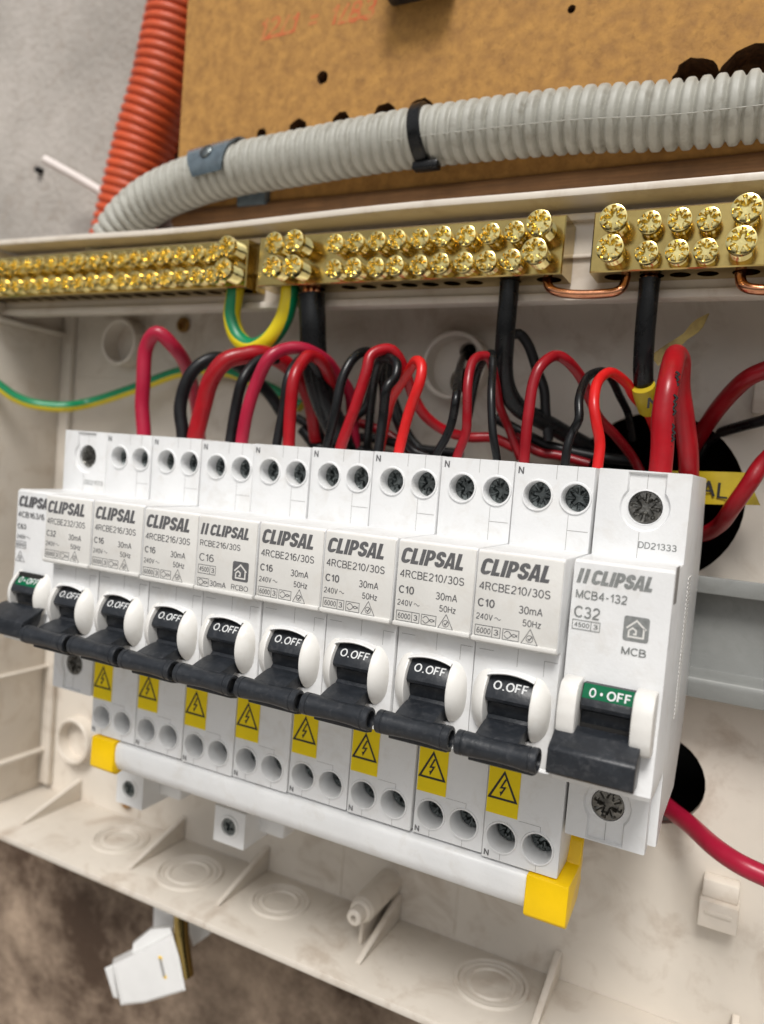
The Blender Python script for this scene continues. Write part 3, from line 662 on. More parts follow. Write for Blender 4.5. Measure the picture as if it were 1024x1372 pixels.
for i, (lab, pm) in enumerate(TOP, start=1):
    t = thing('circuit_breaker', lab, 'circuit breaker', (18 * i + random.uniform(-.05, .05), random.uniform(-.28, .28), random.uniform(-.22, .22)), GB)
    t.rotation_euler = (random.uniform(-.006, .006), random.uniform(-.003, .003), 0)
    if proto_b is None:
        place(body_me, 'body', t); place(plate_me, 'label_plate', t)
        place(cheekL, 'toggle_guard', t); g = place(cheekR, 'toggle_guard', t); place(dimple, 'pivot_mark', g)
        tg = place(toggle_me, 'toggle', t); place(off_me, 'printed_letters', tg)
        for cx, cz in UH: place(ts_me, 'terminal_screw', t, (cx, 23.4, cz), (0, random.random() * 3, 0))
        for cx, cz in LH: place(ts_me, 'terminal_screw', t, (cx + .1, 26.1, cz), (0, random.random() * 3, 0))
        w_ = place(wl_me, 'warning_label', t); place(wg_me, 'warning_symbol', w_)
        tag(place(seam_me, 'mould_seams', t), kind='stuff'); place(n_me, 'neutral_letters', t)
        proto_b = t
    else:
        for ch in list(proto_b.children):
            if ch.name.startswith('printed_text'): continue
            c = child_copy(ch, t)
            if c.name.startswith('terminal_screw'): c.rotation_euler = (0, random.random() * 3, 0)
            if c.name.startswith('warning_label'): c.location.z += random.uniform(-.4, .5) * K; c.rotation_euler = (0, random.uniform(-.004, .004), 0)
            for g in ch.children: child_copy(g, c)
    pt = place(pm, 'printed_text', t)
    if pm is prh: place(prh2, 'house_outline', pt)

# the two plain breakers at the ends of the row
def mcb(x, width, lab, end):
    t = thing('circuit_breaker', lab, 'circuit breaker', (x, 0, 0), GB)
    xr = width - .1; s = width / 18.0
    P = [(66, 20), (66, 24), (58, 41), (20.1, 41), (20.1, 22.6), (5.2, 22.6), (4.4, 22.0), (4.4, -1.0), (3.4, -8), (2.4, -17), (1.6, -20.0), (2.2, -21), (8, -21.6), (23.5, -22),
         (23.5, -38.6), (25, -39.0), (34, -36), (56, -37), (66, -24), (66, -20)]
    mb = MB(); b = .35; mb.prism(P, .1, xr, b, skip=(3,)); xa, xb = .1 + b, xr - b
    mb.prism([(20.3, -21.4), (20.3, -39.6), (24.5, -39.8), (24.5, -21.4)], .1, 17.1, b, skip=(0,))
    def keyhole(cx, cz, R, up, zend):
        a = []
        n = 28; w = 3.9
        for k in range(n + 1):
            an = math.radians(90 + 50 + (260) * k / n) if up else math.radians(-90 + 50 + 260 * k / n)
            a.append((cx + R * math.cos(an), cz + R * math.sin(an)))
        a += [(cx + w if up else cx - w, cz + (R + .2) * (1 if up else -1)), (cx + w if up else cx - w, zend), (cx - w if up else cx + w, zend), (cx - w if up else cx + w, cz + (R + .2) * (1 if up else -1))]
        return a
    for (cx, cz, up, z0, z1, zend, y) in ((9.6 * s, 33.4, True, 22.6, 41, 40.7, 20.1), (8.6, -31.2, False, -39.6, -21.4, -39.3, 20.3)):
        xb = 17.1 - b if not up else xr - b
        kh = keyhole(cx, cz, 5.1, up, zend); d = .75
        holed(mb, [(xa, z0), (xb, z0), (xb, z1), (xa, z1)], [kh], lambda a, b_: (a, y, b_))
        kin = inset(kh, .35)
        mb.loft([[(a, y, b_) for a, b_ in kh], [(a, y + d, b_) for a, b_ in kin]], cap0=False, cap1=False)
        hole = well(mb, cx, cz, 3.5, y + d, 4, lip=.1, lw=.25)
        holed(mb, kin, [hole], lambda a, b_: (a, y + d, b_))
        seam_z = (cz + 3.9, zend) if up else (zend, cz - 3.9)
    # toggle opening: dark block in the sloping front, its shade put into the colour
    mb.m = 0
    o = mb.build('body', M['white'], t)
    f = MB(); f.box(4.2 * s, 14.0 * s, 3.0, 4.2, -13, -1.2); f.build('toggle_slot', M['gap'], t)
    for (cx, cz, y) in ((9.6 * s, 33.4, 21.4), (8.6, -31.2, 21.0)): place(tb_me, 'terminal_screw', t, (cx, y, cz), (0, .9 if cz > 0 else .25, 0))
    # lower apron of the toggle zone in white
    sm2 = MB()
    for a in ((9.6 * s, 37.3, 9.6 * s, 41.0, 20.05 + .79), (9.0 * s, 28.2, 9.0 * s, 22.7, 20.05), (8.6, -35, 8.6, -39.4, 20.9)):
        x0_, z0_, x1_, z1_, yy = a; sm2.quad((x0_ - .05, yy, z0_), (x0_ + .05, yy, z0_), (x1_ + .05, yy, z1_), (x1_ - .05, yy, z1_))
    tag(sm2.build('mould_seams', M['seam'], t, smooth=False), kind='stuff')
    if end == 'right':
        for x_in, x_out in ((.8, 4.4), (14.4, 18.3)):
            g = MB(); GP = [(4, -.1), (.2, -.3), (-1.2, -.9), (-2.2, -3.2), (-2.6, -6.2), (-2.3, -9.3), (-1.4, -11.6), (1, -12.2), (4, -12.2)]
            g.prism(roundpoly(GP, .6, 2), x_in, x_out, .45); g.build('toggle_guard', M['cheek'], t)
        dr = MB(); dp = [(y, min(z, -1.02)) for y, z in drum_prof(8.3, 7, 8.7, -7.0) if z < 1 or y > 9]; dp = [p for i, p in enumerate(dp) if i == 0 or (Vector(p) - Vector(dp[i - 1])).length > .05]; dr.prism(dp, 4.6, 14.2, .15)
        dr.prism(roundpoly([(1.2, -9.0), (-1.6, -9.6), (-4.0, -11.0), (-5.4, -11.6), (-6.2, -12.3), (-6.4, -16.6), (-5.7, -17.2), (-1.5, -17.4), (0, -14), (1, -10)], .35, 2), .7, 16.6, .25)
        tg = dr.build('toggle', M['black'], t, ang=25)
        fn = lambda r: (lambda a, b_: (a, 8.7 - math.sqrt(max(0, r * r - (b_ + 7.0) ** 2)), b_))
        gs = MB(); n = 6
        zz = [-3.5 + 2.47 * k / n for k in range(n + 1)]; ff = fn(8.36)
        gs.loft([[ff(4.65, z) for z in zz], [ff(14.15, z) for z in zz]], close=False, cap0=False, cap1=False); gg = gs.build('green_strip', M['green'], tg)
        tx = MB(); f2 = fn(8.43); put(tx, 'O', 5.9, 7.2, -3.2, -1.6, 0, bold=.012, fn=f2); put(tx, 'OFF', 9.2, 13.6, -3.2, -1.6, 0, bold=.012, fn=f2)
        holed(tx, circ(8.2, -2.4, .28, 10), [], f2); tx.build('printed_letters', M['inkw'], tg, smooth=False)
        m_, L_ = print_mcb9(); pt = m_.build('printed_text', M['inkl'], t, smooth=False)
        h = MB()
        for P_, w_ in L_: stroke(h, P_, w_, for_mcb - .03)
        h.build('house_outline', M['plate'], pt, smooth=False)
        nn = MB(); put(nn, 'DD21333', 9.6, 17.2, 24.9, 26.3, 20.04, bold=.003); nn.build('serial_number', M['inkl'], t, smooth=False)
        # flank windows as flat quads; dark one has recess shade in its colour
        for pts_, mk in ((((903, 764), (911.5, 758), (906, 808), (895.5, 818)), 'seam'), (((889.6, 837), (897, 830), (894, 875), (882, 885)), 'plate')):
            q = [atx(u, v, x + xr) for u, v in pts_]; q = [Vector((p.x, max(p.y, 5.4), p.z)) for p in q]; w = MB()
            w.loft([[(xr + .03, p.y, p.z) for p in q], [(xr - .05, p.y, p.z) for p in q]], cap0=True, cap1=True)
            w.build('flank_window', M[mk], t, smooth=False)
        rbm = MB()
        for k in range(34): rbm.box(xr - .05, xr + .16, 34, 41, 18 - k * .95, 18.45 - k * .95)
        rbm.build('flank_grip', M['plate'], t, smooth=False)
    else:
        place(cheekL, 'toggle_guard', t, (0, .9, 1)); g = place(cheekR, 'toggle_guard', t, (0, .9, 1)); place(dimple, 'pivot_mark', g)
        dr = MB(); dr.prism([(y, z + 1) for y, z in drum_prof()], 4.0, 13.3, .15)
        dr.prism(roundpoly([(1.8, -9.9), (.2, -10.2), (-5.6, -13.0), (-6.0, -17), (-4, -18), (0, -14.4), (1, -10.6)], .35, 2), 1.0, 17.4, .25)
        tg = dr.build('toggle', M['black'], t, ang=25)
        ff = lambda r: (lambda a, b: (a, DY - math.sqrt(max(0, r * r - (b - DZ - 1) ** 2)), b))
        gs = MB(); zz = [-4.5 + 2.5 * k / 6 for k in range(7)]; gs.loft([[ff(7.06)(4.8, z) for z in zz], [ff(7.06)(13.6, z) for z in zz]], close=False, cap0=False, cap1=False); gs.build('green_strip', M['green'], tg)
        tx = MB(); put(tx, 'O', 5.6, 6.9, -3.9, -2.4, 0, bold=.012, fn=ff(7.13)); put(tx, 'OFF', 8.8, 13.1, -3.9, -2.4, 0, bold=.012, fn=ff(7.13)); holed(tx, circ(7.8, -3.2, .27, 10), [], ff(7.13)); tx.build('printed_letters', M['inkw'], tg, smooth=False)
        print_mcb0().build('printed_text', M['ink'], t, smooth=False)
        nn = MB(); put(nn, 'DD21173', 9.6, 17.2, 24.9, 26.3, 20.04, bold=.003); nn.build('serial_number', M['inkl'], t, smooth=False)
    return t
mcb(0, 18.0, 'C63 breaker with a green strip above its lever, far left of the row', 'left')
mcb(162.35, 19.0, 'C32 breaker with a grey house badge and green strip, right end of row', 'right')

# ------------------------------------------------------------------ comb busbar under the breakers
cbm = thing('comb_busbar', 'white comb busbar with yellow end caps along the bottom of the breakers', 'busbar', (95, 24, -55))
CP_ = [(19.6, -51.2), (19.1, -53.5), (19.4, -57.0), (20.8, -59.6), (24, -60.2), (30, -59), (30, -50.8), (22, -50.6)]
mb = MB(); mb.prism(roundpoly(CP_, 1.0, 3), 25, 159, .3); o = mb.build('bar_cover', M['white'], cbm); o.location = -cbm.location
def cap(x0, x1):
    P = [(18.6, -50.6), (18.3, -59.6), (20.2, -61.0), (30, -58.6), (32.6, -55.0), (31.6, -52.8), (32.8, -50.4), (31.9, -48.2), (32.4, -44.4), (30.9, -45.2), (29.3, -50.4)]
    m = MB(); m.prism(roundpoly(P, .5, 2), x0, x1, .4); o = m.build('end_cap', M['ycap'], cbm); o.location = -cbm.location
cap(20.3, 29.6); cap(155.4, 165)

# ------------------------------------------------------------------ white screw connectors hanging under the comb
for (u0, v0, lab) in ((289, 1078, 'white screw connector block hanging below the comb busbar, nearer the middle'), (158, 1030, 'white screw connector block hanging below the left end of the comb busbar')):
    p = at(u0, v0, 40); t = thing('connector_block', lab, 'connector', (p.x, 40, p.z), 'screw connector blocks under the busbar')
    w, h, d = 11.6, 11.2, 17
    mb = MB(); sc = (w / 2, -h * .48); hole = circ(sc[0], sc[1], 3.5, 28)
    outl = [(0, 0), (w, 0), (w, -h), (0, -h)]
    holed(mb, outl, [hole], lambda a, b: (a, 0, b))
    mb.loft([[(a, 0, b) for a, b in outl], [(a, d, b) for a, b in outl]], cap0=False, cap1=True)
    mb.loft([[(sc[0] + r * math.cos(2 * PI * k / 28), y, sc[1] + r * math.sin(2 * PI * k / 28)) for k in range(28)] for r, y in ((3.5, 0), (3.4, -.5), (2.8, -.5), (2.7, 1), (2.6, 3))], cap0=False, cap1=True)
    mb.build('housing', M['frost'], t)
    mb = MB(); mb.box(w - 4, w + 9, 8, 16, -h + 2.4, 1.5, 1.2); mb.build('clamp_arm', M['frost'], t)
    mb = MB(); mb.box(3, 8, 4, 9, -.1, 14, .3); mb.build('stem', M['frost'], t)
    sc_ = place(proto(headscrew(2.6, .9, 4, .34, 36, 1.4), 'clamp_screw', M['steel']), 'clamp_screw', t, (sc[0], .1, sc[1]), (0, .5, 0))

# ------------------------------------------------------------------ brass bars
def bar(x0, x1, z0, z1, lab, screws, holes):
    t = thing('brass_terminal_bar', lab, 'terminal bar', (x0, 44, z0), 'brass terminal bars along the top')
    L = x1 - x0; H = z1 - z0; D = 10.2
    mb = MB(); b = .3
    hl = [circ(hx - x0, 5.2, hr, 20) for hx, hr in holes]
    f = [(b, b), (L - b, b), (L - b, H - b), (b, H - b)]
    mb.loft([[(b, 0, b), (L - b, 0, b), (L - b, 0, H - b), (b, 0, H - b)], [(0, b, 0), (L, b, 0), (L, b, H), (0, b, H)]], cap0=True, cap1=False)
    mb.loft([[(0, b, 0), (0, b, H), (0, D, H), (0, D, 0)]], cap0=True, cap1=False); mb.quad((L, b, 0), (L, b, H), (L, D, H), (L, D, 0))
    mb.quad((0, b, H), (L, b, H), (L, D, H), (0, D, H)); mb.quad((0, D, 0), (L, D, 0), (L, D, H), (0, D, H))
    holed(mb, [(0, b), (L, b), (L, D), (0, D)], hl, lambda a, c: (a, c, 0))
    for h in hl: mb.loft([[(a, c, 0) for a, c in h], [(a, c, 5) for a, c in h]], cap0=False, cap1=True)
    mb.build('bar_body', M['brass'], t)
    for sx_, sz_, big in screws:
        j = random.uniform(-.5, .5)
        place(big_me if big else small_me, 'clamp_screw', t, (sx_ - x0 + random.uniform(-.1, .1), (-6.8 if big else -4.6) + j, sz_ - z0 + random.uniform(-.12, .12)),
              (random.uniform(-.035, .035), random.random() * 6, random.uniform(-.035, .035)))
    return t
small_me = proto(headscrew(2.65, 1.6, 8, .30, 48, 1.5, .2, 4.2), 'clamp_screw', M['brasss'])
big_me = proto(headscrew(3.15, 1.8, 8, .30, 48, 1.6, .2, 6.5), 'clamp_screw', M['brasss'])
PT = 6.46
def rowscrews(xs, bigs=(), z1=98.6, z2=91.7):
    out = []
    for x in xs: out += [(x, z1, False), (x, z2, False)]
    for x in bigs: out += [(x, z1 + .8, True), (x - .3, z2 + 1.0, True)]
    return out
xs2 = [80.4 + PT * k for k in range(9)]; BZ = 88.8; BT = 103.3
bar(51.0, 144.0, BZ, BT, 'middle brass terminal bar with two rows of screws', rowscrews(xs2, (60.6, 67.9, 139.0)), [(60, 3.3), (68.5, 3.3)] + [(x, 2.4) for x in xs2[:7]] + [(129.5, 2.6), (139.5, 3.2)])
xs1 = [37.2 - PT * .995 * k for k in range(19)]
bar(-76, 46.7, BZ, BT, 'long brass terminal bar at the left, nearly covered with screws', rowscrews(xs1, (43.5,)), [(x, 2.3) for x in xs1] + [(44, 2.9)])
bar(150.8, 226, BZ, BT, 'brass terminal bar at the right, cut by the picture edge', rowscrews((164.5, 171.2, 177.3, 192.5, 199, 205.5), (156.8, 184.9, 213)), [(156.5, 3.0), (164.8, 2.9), (171.3, 2.4), (177.4, 2.4), (185.6, 3.0), (192.5, 2.4), (199, 2.4)])
# copper links between the bars
def link(px, r, lab, y0):
    P = [at(u, v, y) for u, v, y in px]; P[0] = P[0] + Vector((0, 0, 0)); mb = MB()
    P = [P[0] + Vector((0, 0, 5))] + P + [P[-1] + Vector((0, 0, 5))]
    tube(mb, P, r, 14, .8); o = mb.build('copper_link', M['copper']); return tag(o, lab, 'copper link', 'bent copper links between the bars')
link([(733, 376, 49), (741, 389, 48), (765, 394, 47.5), (800, 394, 47.5), (828, 390, 48), (838, 376, 49)], 1.15, 'bent copper link joining the middle and right brass bars', 49)
link([(992, 372, 49), (998, 384, 48), (1015, 388, 47.5), (1050, 388, 47.5), (1078, 384, 48), (1090, 372, 49)], 1.25, 'bent copper link under the right brass bar at the picture edge', 49)

# ------------------------------------------------------------------ wires
def wire(name, px, r, m, lab, cat='wire', group=None, inside=6, ys=None, taper=None):
    """px: (u, v, y) along the visible run, starting at its terminal"""
    P = [at(u, v, y) for u, v, y in px]; r = r * .95; rw = random.Random(lab)
    P = [p + Vector((rw.uniform(-.35, .35), rw.uniform(-.8, .8), rw.uniform(-.35, .35))) if 0 < i < len(P) - 1 else p for i, p in enumerate(P)]
    if inside: P = [P[0] + Vector((0, 0, -inside))] + P
    mb = MB(); tube(mb, P, r, 14, 1.0); o = mb.build(name, m); return tag(o, lab, cat, group)
def ramp(px, y0, y1, hold=.35):
    n = len(px); d = [0]
    for i in range(1, n): d.append(d[-1] + math.hypot(px[i][0] - px[i - 1][0], px[i][1] - px[i - 1][1]))
    out = []
    for i, (u, v) in enumerate(px):
        t = d[i] / d[-1]; t = max(0, (t - hold) / (1 - hold)); t = t * t * (3 - 2 * t); out.append((u, v, y0 + (y1 - y0) * t))
    return out
GR, GK = 'red wires looping out of the breaker tops', 'black wires looping out of the breaker tops'
# mm radius chosen from the width in the picture
wire('red_wire', ramp([(193, 580), (191, 545), (192, 512), (197, 468), (213, 447), (234, 463), (247, 486), (256, 515), (263, 545), (268, 590)], 34, 70, .45), 2.35, M['crim'], 'crimson wire looping out of the C32 breaker near the left end', group=GR)
wire('black_wire', ramp([(245, 582), (243, 545), (250, 507), (270, 485), (295, 480), (316, 489), (340, 508), (363, 533), (385, 565)], 34, 70, .3), 2.1, M['blk2'], 'thick black wire beside the crimson loop at the left end', group=GK)
wire('red_wire', ramp([(262, 587), (273, 545), (285, 508), (303, 483), (326, 475), (352, 475), (380, 486), (402, 505), (418, 540), (425, 590)], 34, 70, .3), 2.75, M['redt'], 'thick red wire passing behind the yellow and green loop', group=GR)
wire('black_wire', ramp([(309, 590), (315, 545), (325, 509), (343, 486), (362, 480), (392, 492), (412, 520), (422, 570)], 34, 72, .3), 1.65, M['blk2'], 'black wire under the yellow and green loop', group=GK)
wire('red_wire', ramp([(324, 593), (333, 548), (345, 509), (363, 480), (384, 467), (408, 468), (437, 482), (453, 500), (466, 525), (474, 560), (476, 600)], 34, 72, .3), 1.95, M['crim'], 'crimson wire arching behind the thickest black cable', group=GR)
wire('black_wire', ramp([(371, 595), (378, 547), (386, 509), (399, 486), (412, 480), (426, 500), (432, 540), (434, 600)], 34, 72, .3), 1.4, M['blk2'], 'thin black wire just left of the thickest black cable', group=GK)
wire('red_wire', ramp([(387, 597), (390, 552), (396, 509), (406, 487), (419, 478), (436, 492), (448, 530), (455, 590)], 34, 68, .3), 1.85, M['redt'], 'red wire tucked against the thickest black cable', group=GR)
wire('black_wire', ramp([(438, 602), (451, 552), (460, 509), (474, 482), (491, 470), (508, 480), (514, 505), (514, 545), (510, 600)], 34, 72, .3), 1.4, M['blk'], 'black wire arching to the right of the thickest black cable', group=GK)
wire('red_wire', ramp([(456, 602), (474, 547), (489, 502), (500, 478), (517, 468), (533, 479), (545, 503), (554, 530), (573, 558), (598, 578), (629, 585), (662, 587), (690, 600)], 34, 68, .2), 1.6, M['redt'], 'long red wire trailing right past the cable entry ring', group=GR)
wire('black_wire', ramp([(507, 606), (511, 560), (519, 522), (529, 504), (531, 488), (520, 478), (508, 487), (500, 514), (496, 545), (492, 600)], 34, 66, .3), 1.4, M['blk'], 'black wire curling back on itself beside the bright red wire', group=GK)
wire('red_wire', ramp([(534, 608), (549, 553), (562, 510), (566, 490), (558, 484), (546, 498), (533, 520), (524, 540), (515, 575), (508, 610)], 33, 60, .35), 1.45, M['redb'], 'bright red wire bent over sharply before the cable entry ring', group=GR)
wire('black_wire', ramp([(572, 612), (553, 600), (536, 572), (528, 545), (524, 510), (520, 480)], 52, 70, .1), 1.3, M['blk2'], 'black wire hanging low behind the bright red wire', group=GK, inside=0)
wire('black_wire', ramp([(584, 612), (597, 585), (606, 563), (612, 527), (616, 502), (621, 478), (628, 469), (634, 466)], 34, 90, .55), 1.2, M['blk'], 'black wire running up into the cable entry ring', group=GK)
wire('red_wire', ramp([(612, 615), (622, 580), (628, 557), (629, 514), (634, 487), (645, 475), (657, 482), (665, 510), (671, 542), (681, 573), (697, 615)], 34, 68, .3), 1.28, M['red'], 'dark red wire arching in front of the cable entry ring', group=GR)
wire('black_wire', ramp([(666, 618), (664, 585), (660, 557), (657, 522), (658, 495), (662, 480), (655, 474), (640, 500), (628, 560)], 34, 64, .35), 1.1, M['blk'], 'thin black wire running up along the left edge of the middle cable', group=GK)
wire('black_wire', ramp([(675, 470), (683, 453), (696, 449), (707, 465), (719, 494), (727, 522), (732, 552), (735, 590)], 58, 70, .1), 1.5, M['blk2'], 'black wire arching out from behind the middle cable', group=GK, inside=0)
wire('red_wire', ramp([(702, 622), (706, 580), (709, 550), (713, 515), (724, 491), (742, 478), (762, 486), (778, 508), (792, 535), (805, 560), (823, 583), (845, 612), (862, 640)], 34, 76, .25), 1.42, M['red'], 'dark red wire arching highest between the middle and right cables', group=GR)
wire('black_wire', ramp([(757, 626), (762, 600), (768, 578), (777, 560), (777, 535), (783, 512), (795, 500), (808, 498), (820, 510), (830, 530), (840, 555), (848, 590)], 34, 78, .3), 1.12, M['blk'], 'black wire kinked midway, beside the scarlet wire', group=GK)
wire('red_wire', ramp([(800, 632), (802, 595), (801, 565), (798, 540), (800, 516), (808, 503), (822, 500), (838, 512), (852, 530), (870, 560), (885, 600)], 34, 72, .3), 1.32, M['redb'], 'bright red wire rising from the rightmost C10 breaker', group=GR)
wire('red_wire', [(884, 640, 34), (888, 600, 34), (891, 560, 34.5), (896, 518, 36), (900, 490, 40), (905, 474, 45.5), (910, 486, 51), (913, 520, 55), (917, 560, 58), (921, 605, 61), (924, 650, 63), (926, 690, 64)], 2.65, M['redt'], 'thickest red wire standing up from the end breaker', group=GR)
wire('red_wire', ramp([(1060, 485), (1024, 494), (996, 511), (963, 543), (940, 578), (925, 612), (915, 660)], 62, 95, .1), 2.35, M['red'], 'dark red wire sweeping in from the right edge into the large hole', inside=0)
wire('black_wire', ramp([(1060, 552), (1024, 561), (992, 570), (965, 579), (945, 595), (925, 630)], 72, 95, .1), 1.55, M['blk'], 'black wire sweeping in from the right edge into the large hole', inside=0)
wire('red_wire', ramp([(1060, 585), (1024, 619), (1003, 646), (984, 680), (964, 703), (940, 716), (905, 712), (880, 690)], 62, 92, .4), 2.2, M['red'], 'dark red wire curving below the yellow marker tape at the right', inside=0)
wire('red_wire', ramp([(1075, 1195), (1024, 1172), (988, 1157), (955, 1135), (925, 1108), (900, 1087), (870, 1060), (850, 1050)], 56, 92, .35), 2.6, M['crim'], 'crimson wire leaving the lower round hole towards the right edge', inside=0)
_w = [o for o in bpy.data.objects if o.get('label', '').startswith('thickest red wire')][0]
mk = MB(); random.seed(11)
for (u, v0, v1) in ((908, 498, 519), (905, 529, 556), (902, 568, 592), (897, 596, 606)):
    n = 6; tube(mk, [at(u + (2.6 if k % 2 else -2.2) + random.uniform(-1, 1) - k * .3, v0 + (v1 - v0) * k / n, (33.9 + (1.4 if v0 < 525 else 0)) - 1.2) for k in range(n + 1)], .28, 6, .5)
mk.build('ink_marks', M['inkb'], _w)
for k, (px, ya, rr_, mm_, lab) in enumerate((
    ([(398, 560), (440, 582), (500, 588), (560, 600), (620, 608)], 74, 1.6, 'blk2', 'black wire lying low behind the loops, running right from the thickest cable'),
    ([(420, 540), (452, 560), (498, 572), (540, 596), (560, 620)], 76, 1.7, 'red', 'dark red wire half hidden low behind the black loops'),
    ([(405, 575), (430, 600), (470, 600), (520, 612), (600, 620)], 72, 2.0, 'blk2', 'lowest black wire behind the breaker tops, left of the cable entry ring'),
    ([(474, 560), (489, 545), (497, 520), (505, 500), (520, 512), (530, 545), (548, 585), (575, 612)], 70, 1.5, 'blk2', 'black wire humped behind the crossing loops left of the bright red wire'),
    ([(664, 560), (700, 580), (740, 600), (800, 612), (850, 618)], 76, 1.7, 'blk2', 'black wire lying along the bottom of the large round hole'),
    ([(690, 585), (720, 604), (750, 612), (790, 622)], 74, 1.5, 'red', 'dark red wire low at the left edge of the large round hole'))):
    wire('black_wire' if mm_ == 'blk2' else 'red_wire', [(u, v, ya + (i - 2) * 1.2) for i, (u, v) in enumerate(px)], rr_, M[mm_], lab, inside=0, group='wires lying low behind the loops')

# cables from the bars
def cable(px, r, lab, strands=True, m='blk', name='black_cable'):
    t = thing(name, lab, 'cable', at(*px[0]), 'black cables hanging from the brass bars'); off = -Vector(t.location)
    mb = MB(); tube(mb, [at(*p) for p in px], r, 20, 1.2, rf=lambda L: r * (1.06 if L < .8 else 1)); o = mb.build('sheath', M[m], t); o.location = off
    if strands:
        mb = MB(); c = at(*px[0])
        for k in range(7):
            a = k * 2 * PI / 6; rr = 0 if k == 6 else r * .5
            tube(mb, [c + Vector((rr * math.cos(a), rr * math.sin(a), -2)), c + Vector((rr * math.cos(a), rr * math.sin(a) * .8, 2)), c + Vector((rr * .9 * math.cos(a), rr * .7 * math.sin(a), 6))], r * .24, 8, 1)
        o = mb.build('bare_strands', M['copper'], t); o.location = off
    return t
cA = cable([(417, 396, 49), (419, 430, 49), (420, 465, 50), (425, 507, 52), (436, 542, 55), (449, 572, 60), (462, 605, 68)], 4.0, 'thickest black cable, hanging from the left end of the middle bar')
cB = cable([(683, 378, 49), (681, 405, 49), (677, 450, 50), (675, 495, 53), (681, 525, 57), (697, 548, 62), (724, 562, 68), (752, 578, 74), (785, 597, 80), (815, 612, 92), (830, 618, 120)], 2.55, 'black cable hanging from the right end of the middle bar into the large hole')
cC = cable([(871, 374, 49), (868, 405, 49), (864, 450, 50), (862, 500, 52), (866, 530, 58), (878, 555, 72), (890, 575, 92)], 2.45, 'black cable hanging from the right bar, with yellow marker sleeve')
off = -Vector(cC.location)
mb = MB(); tube(mb, [at(862, 517, 52.5), at(865, 530, 55), at(870, 546, 60)], 2.85, 20, 1); o = mb.build('marker_sleeve', M['tagy'], cC); o.location = off
q0, q1 = at(864, 538, 50.5), at(878, 535, 50.5)
mb = MB(); put(mb, 'N', -1.0, 1.4, -1.6, 1.2, 0, bold=.01, fn=lambda a, b: (at(873, 538, 49.6).x + a, 50.2 + .10 * a, at(873, 538, 49.6).z + b + a * .2)); o = mb.build('marker_letter', M['inkb'], cC, smooth=False); o.location = off
# earth wires (green and yellow)
def earth(px, r, lab, two, up=Vector((0, 0, 1))):
    mb = MB(); P = [at(*p) for p in px]; tube(mb, P, r, 28, .9, two=two, up=up); o = mb.build('earth_wire', [M['wyel'], M['wgreen']]); return tag(o, lab, 'wire', 'green and yellow earth wires')
earth([(-60, 462, 40), (-25, 497, 44), (0, 518, 48), (22, 533, 52), (49, 542, 57), (88, 545, 63), (127, 538, 71), (182, 520, 73), (236, 500, 76), (275, 494, 78), (305, 498, 79), (330, 507, 79), (365, 522, 79), (404, 545, 79)], 2.0, 'long green and yellow earth wire sagging across the left side of the tray', (.25, .5, 0))
earth([(317, 380, 49), (314, 400, 49), (311, 425, 49), (319, 452, 49), (338, 465, 49), (361, 455, 49), (379, 430, 49), (387, 403, 49), (389, 383, 49)], 2.75, 'short green and yellow earth loop between the left and middle bars', (-.13, .23, .30), up=Vector((1, 0, 0)))

# marker tapes
t_ = thing('marker_tape', 'yellow marker tape lettered AL beside the end breaker, at the large hole', 'marker tape', at(950, 655, 72))
q = [at(u, v, y) for u, v, y in ((880, 630, 70), (999, 633, 72), (1019, 677, 72), (880, 674, 70))]
mb = MB(); nq = 8
top = [q[0].lerp(q[1], k / nq) + Vector((0, 1.0 * math.sin(k * .9), 0)) for k in range(nq + 1)]; bot = [q[3].lerp(q[2], k / nq) + Vector((0, 1.0 * math.sin(k * .9), 0)) for k in range(nq + 1)]
mb.loft([top, bot], close=False, cap0=False, cap1=False); mb.loft([[p + Vector((0, .3, 0)) for p in top], [p + Vector((0, .3, 0)) for p in bot]], close=False, cap0=False, cap1=False)
o = mb.build('tape', M['tagy'], t_); o.location = -t_.location
a0 = at(948, 663, 69.5); mb = MB()
put(mb, 'AL', 0, 6.6, 0, 4.2, 0, bold=.003, fn=lambda a, b: (at(938, 664, 70).x + a, 69.8 + .02 * a, at(938, 664, 70).z + b - a * .05)); o = mb.build('marker_letters', M['inkb'], t_, smooth=False); o.location = -t_.location
mb = MB(); ax = [at(876, 484, 58), at(893, 470, 59), at(912, 456, 60), at(930, 440, 62), at(950, 420, 64)]; wd = [3.4, 2.6, 1.8, 3.2, .3]; S = spline(ax, 1.5); ring = []
def wdt(t):
    t *= len(wd) - 1; i = min(int(t), len(wd) - 2); return wd[i] + (wd[i + 1] - wd[i]) * (t - i)
fr = frames(S, Vector((0, 0, 1))); L1 = []; L2 = []
for i, p in enumerate(S):
    t = i / (len(S) - 1); w = wdt(t); L1.append(p + fr[i][1] * w * .5 + fr[i][2] * w * .25); L2.append(p - fr[i][1] * w * .5 + fr[i][2] * w * .1)
mb.loft([L1, [(a + b) / 2 + Vector((0, .5, 0)) for a, b in zip(L1, L2)], L2], close=False, cap0=False, cap1=False)
mb.loft([[p + Vector((0, .12, 0)) for p in L1], [p + Vector((0, .12, 0)) for p in L2]], close=False, cap0=False, cap1=False)
tag(mb.build('tape_strip', M['tape']), 'dry curled yellow tape strip sticking up behind the thickest red wire', 'tape strip')

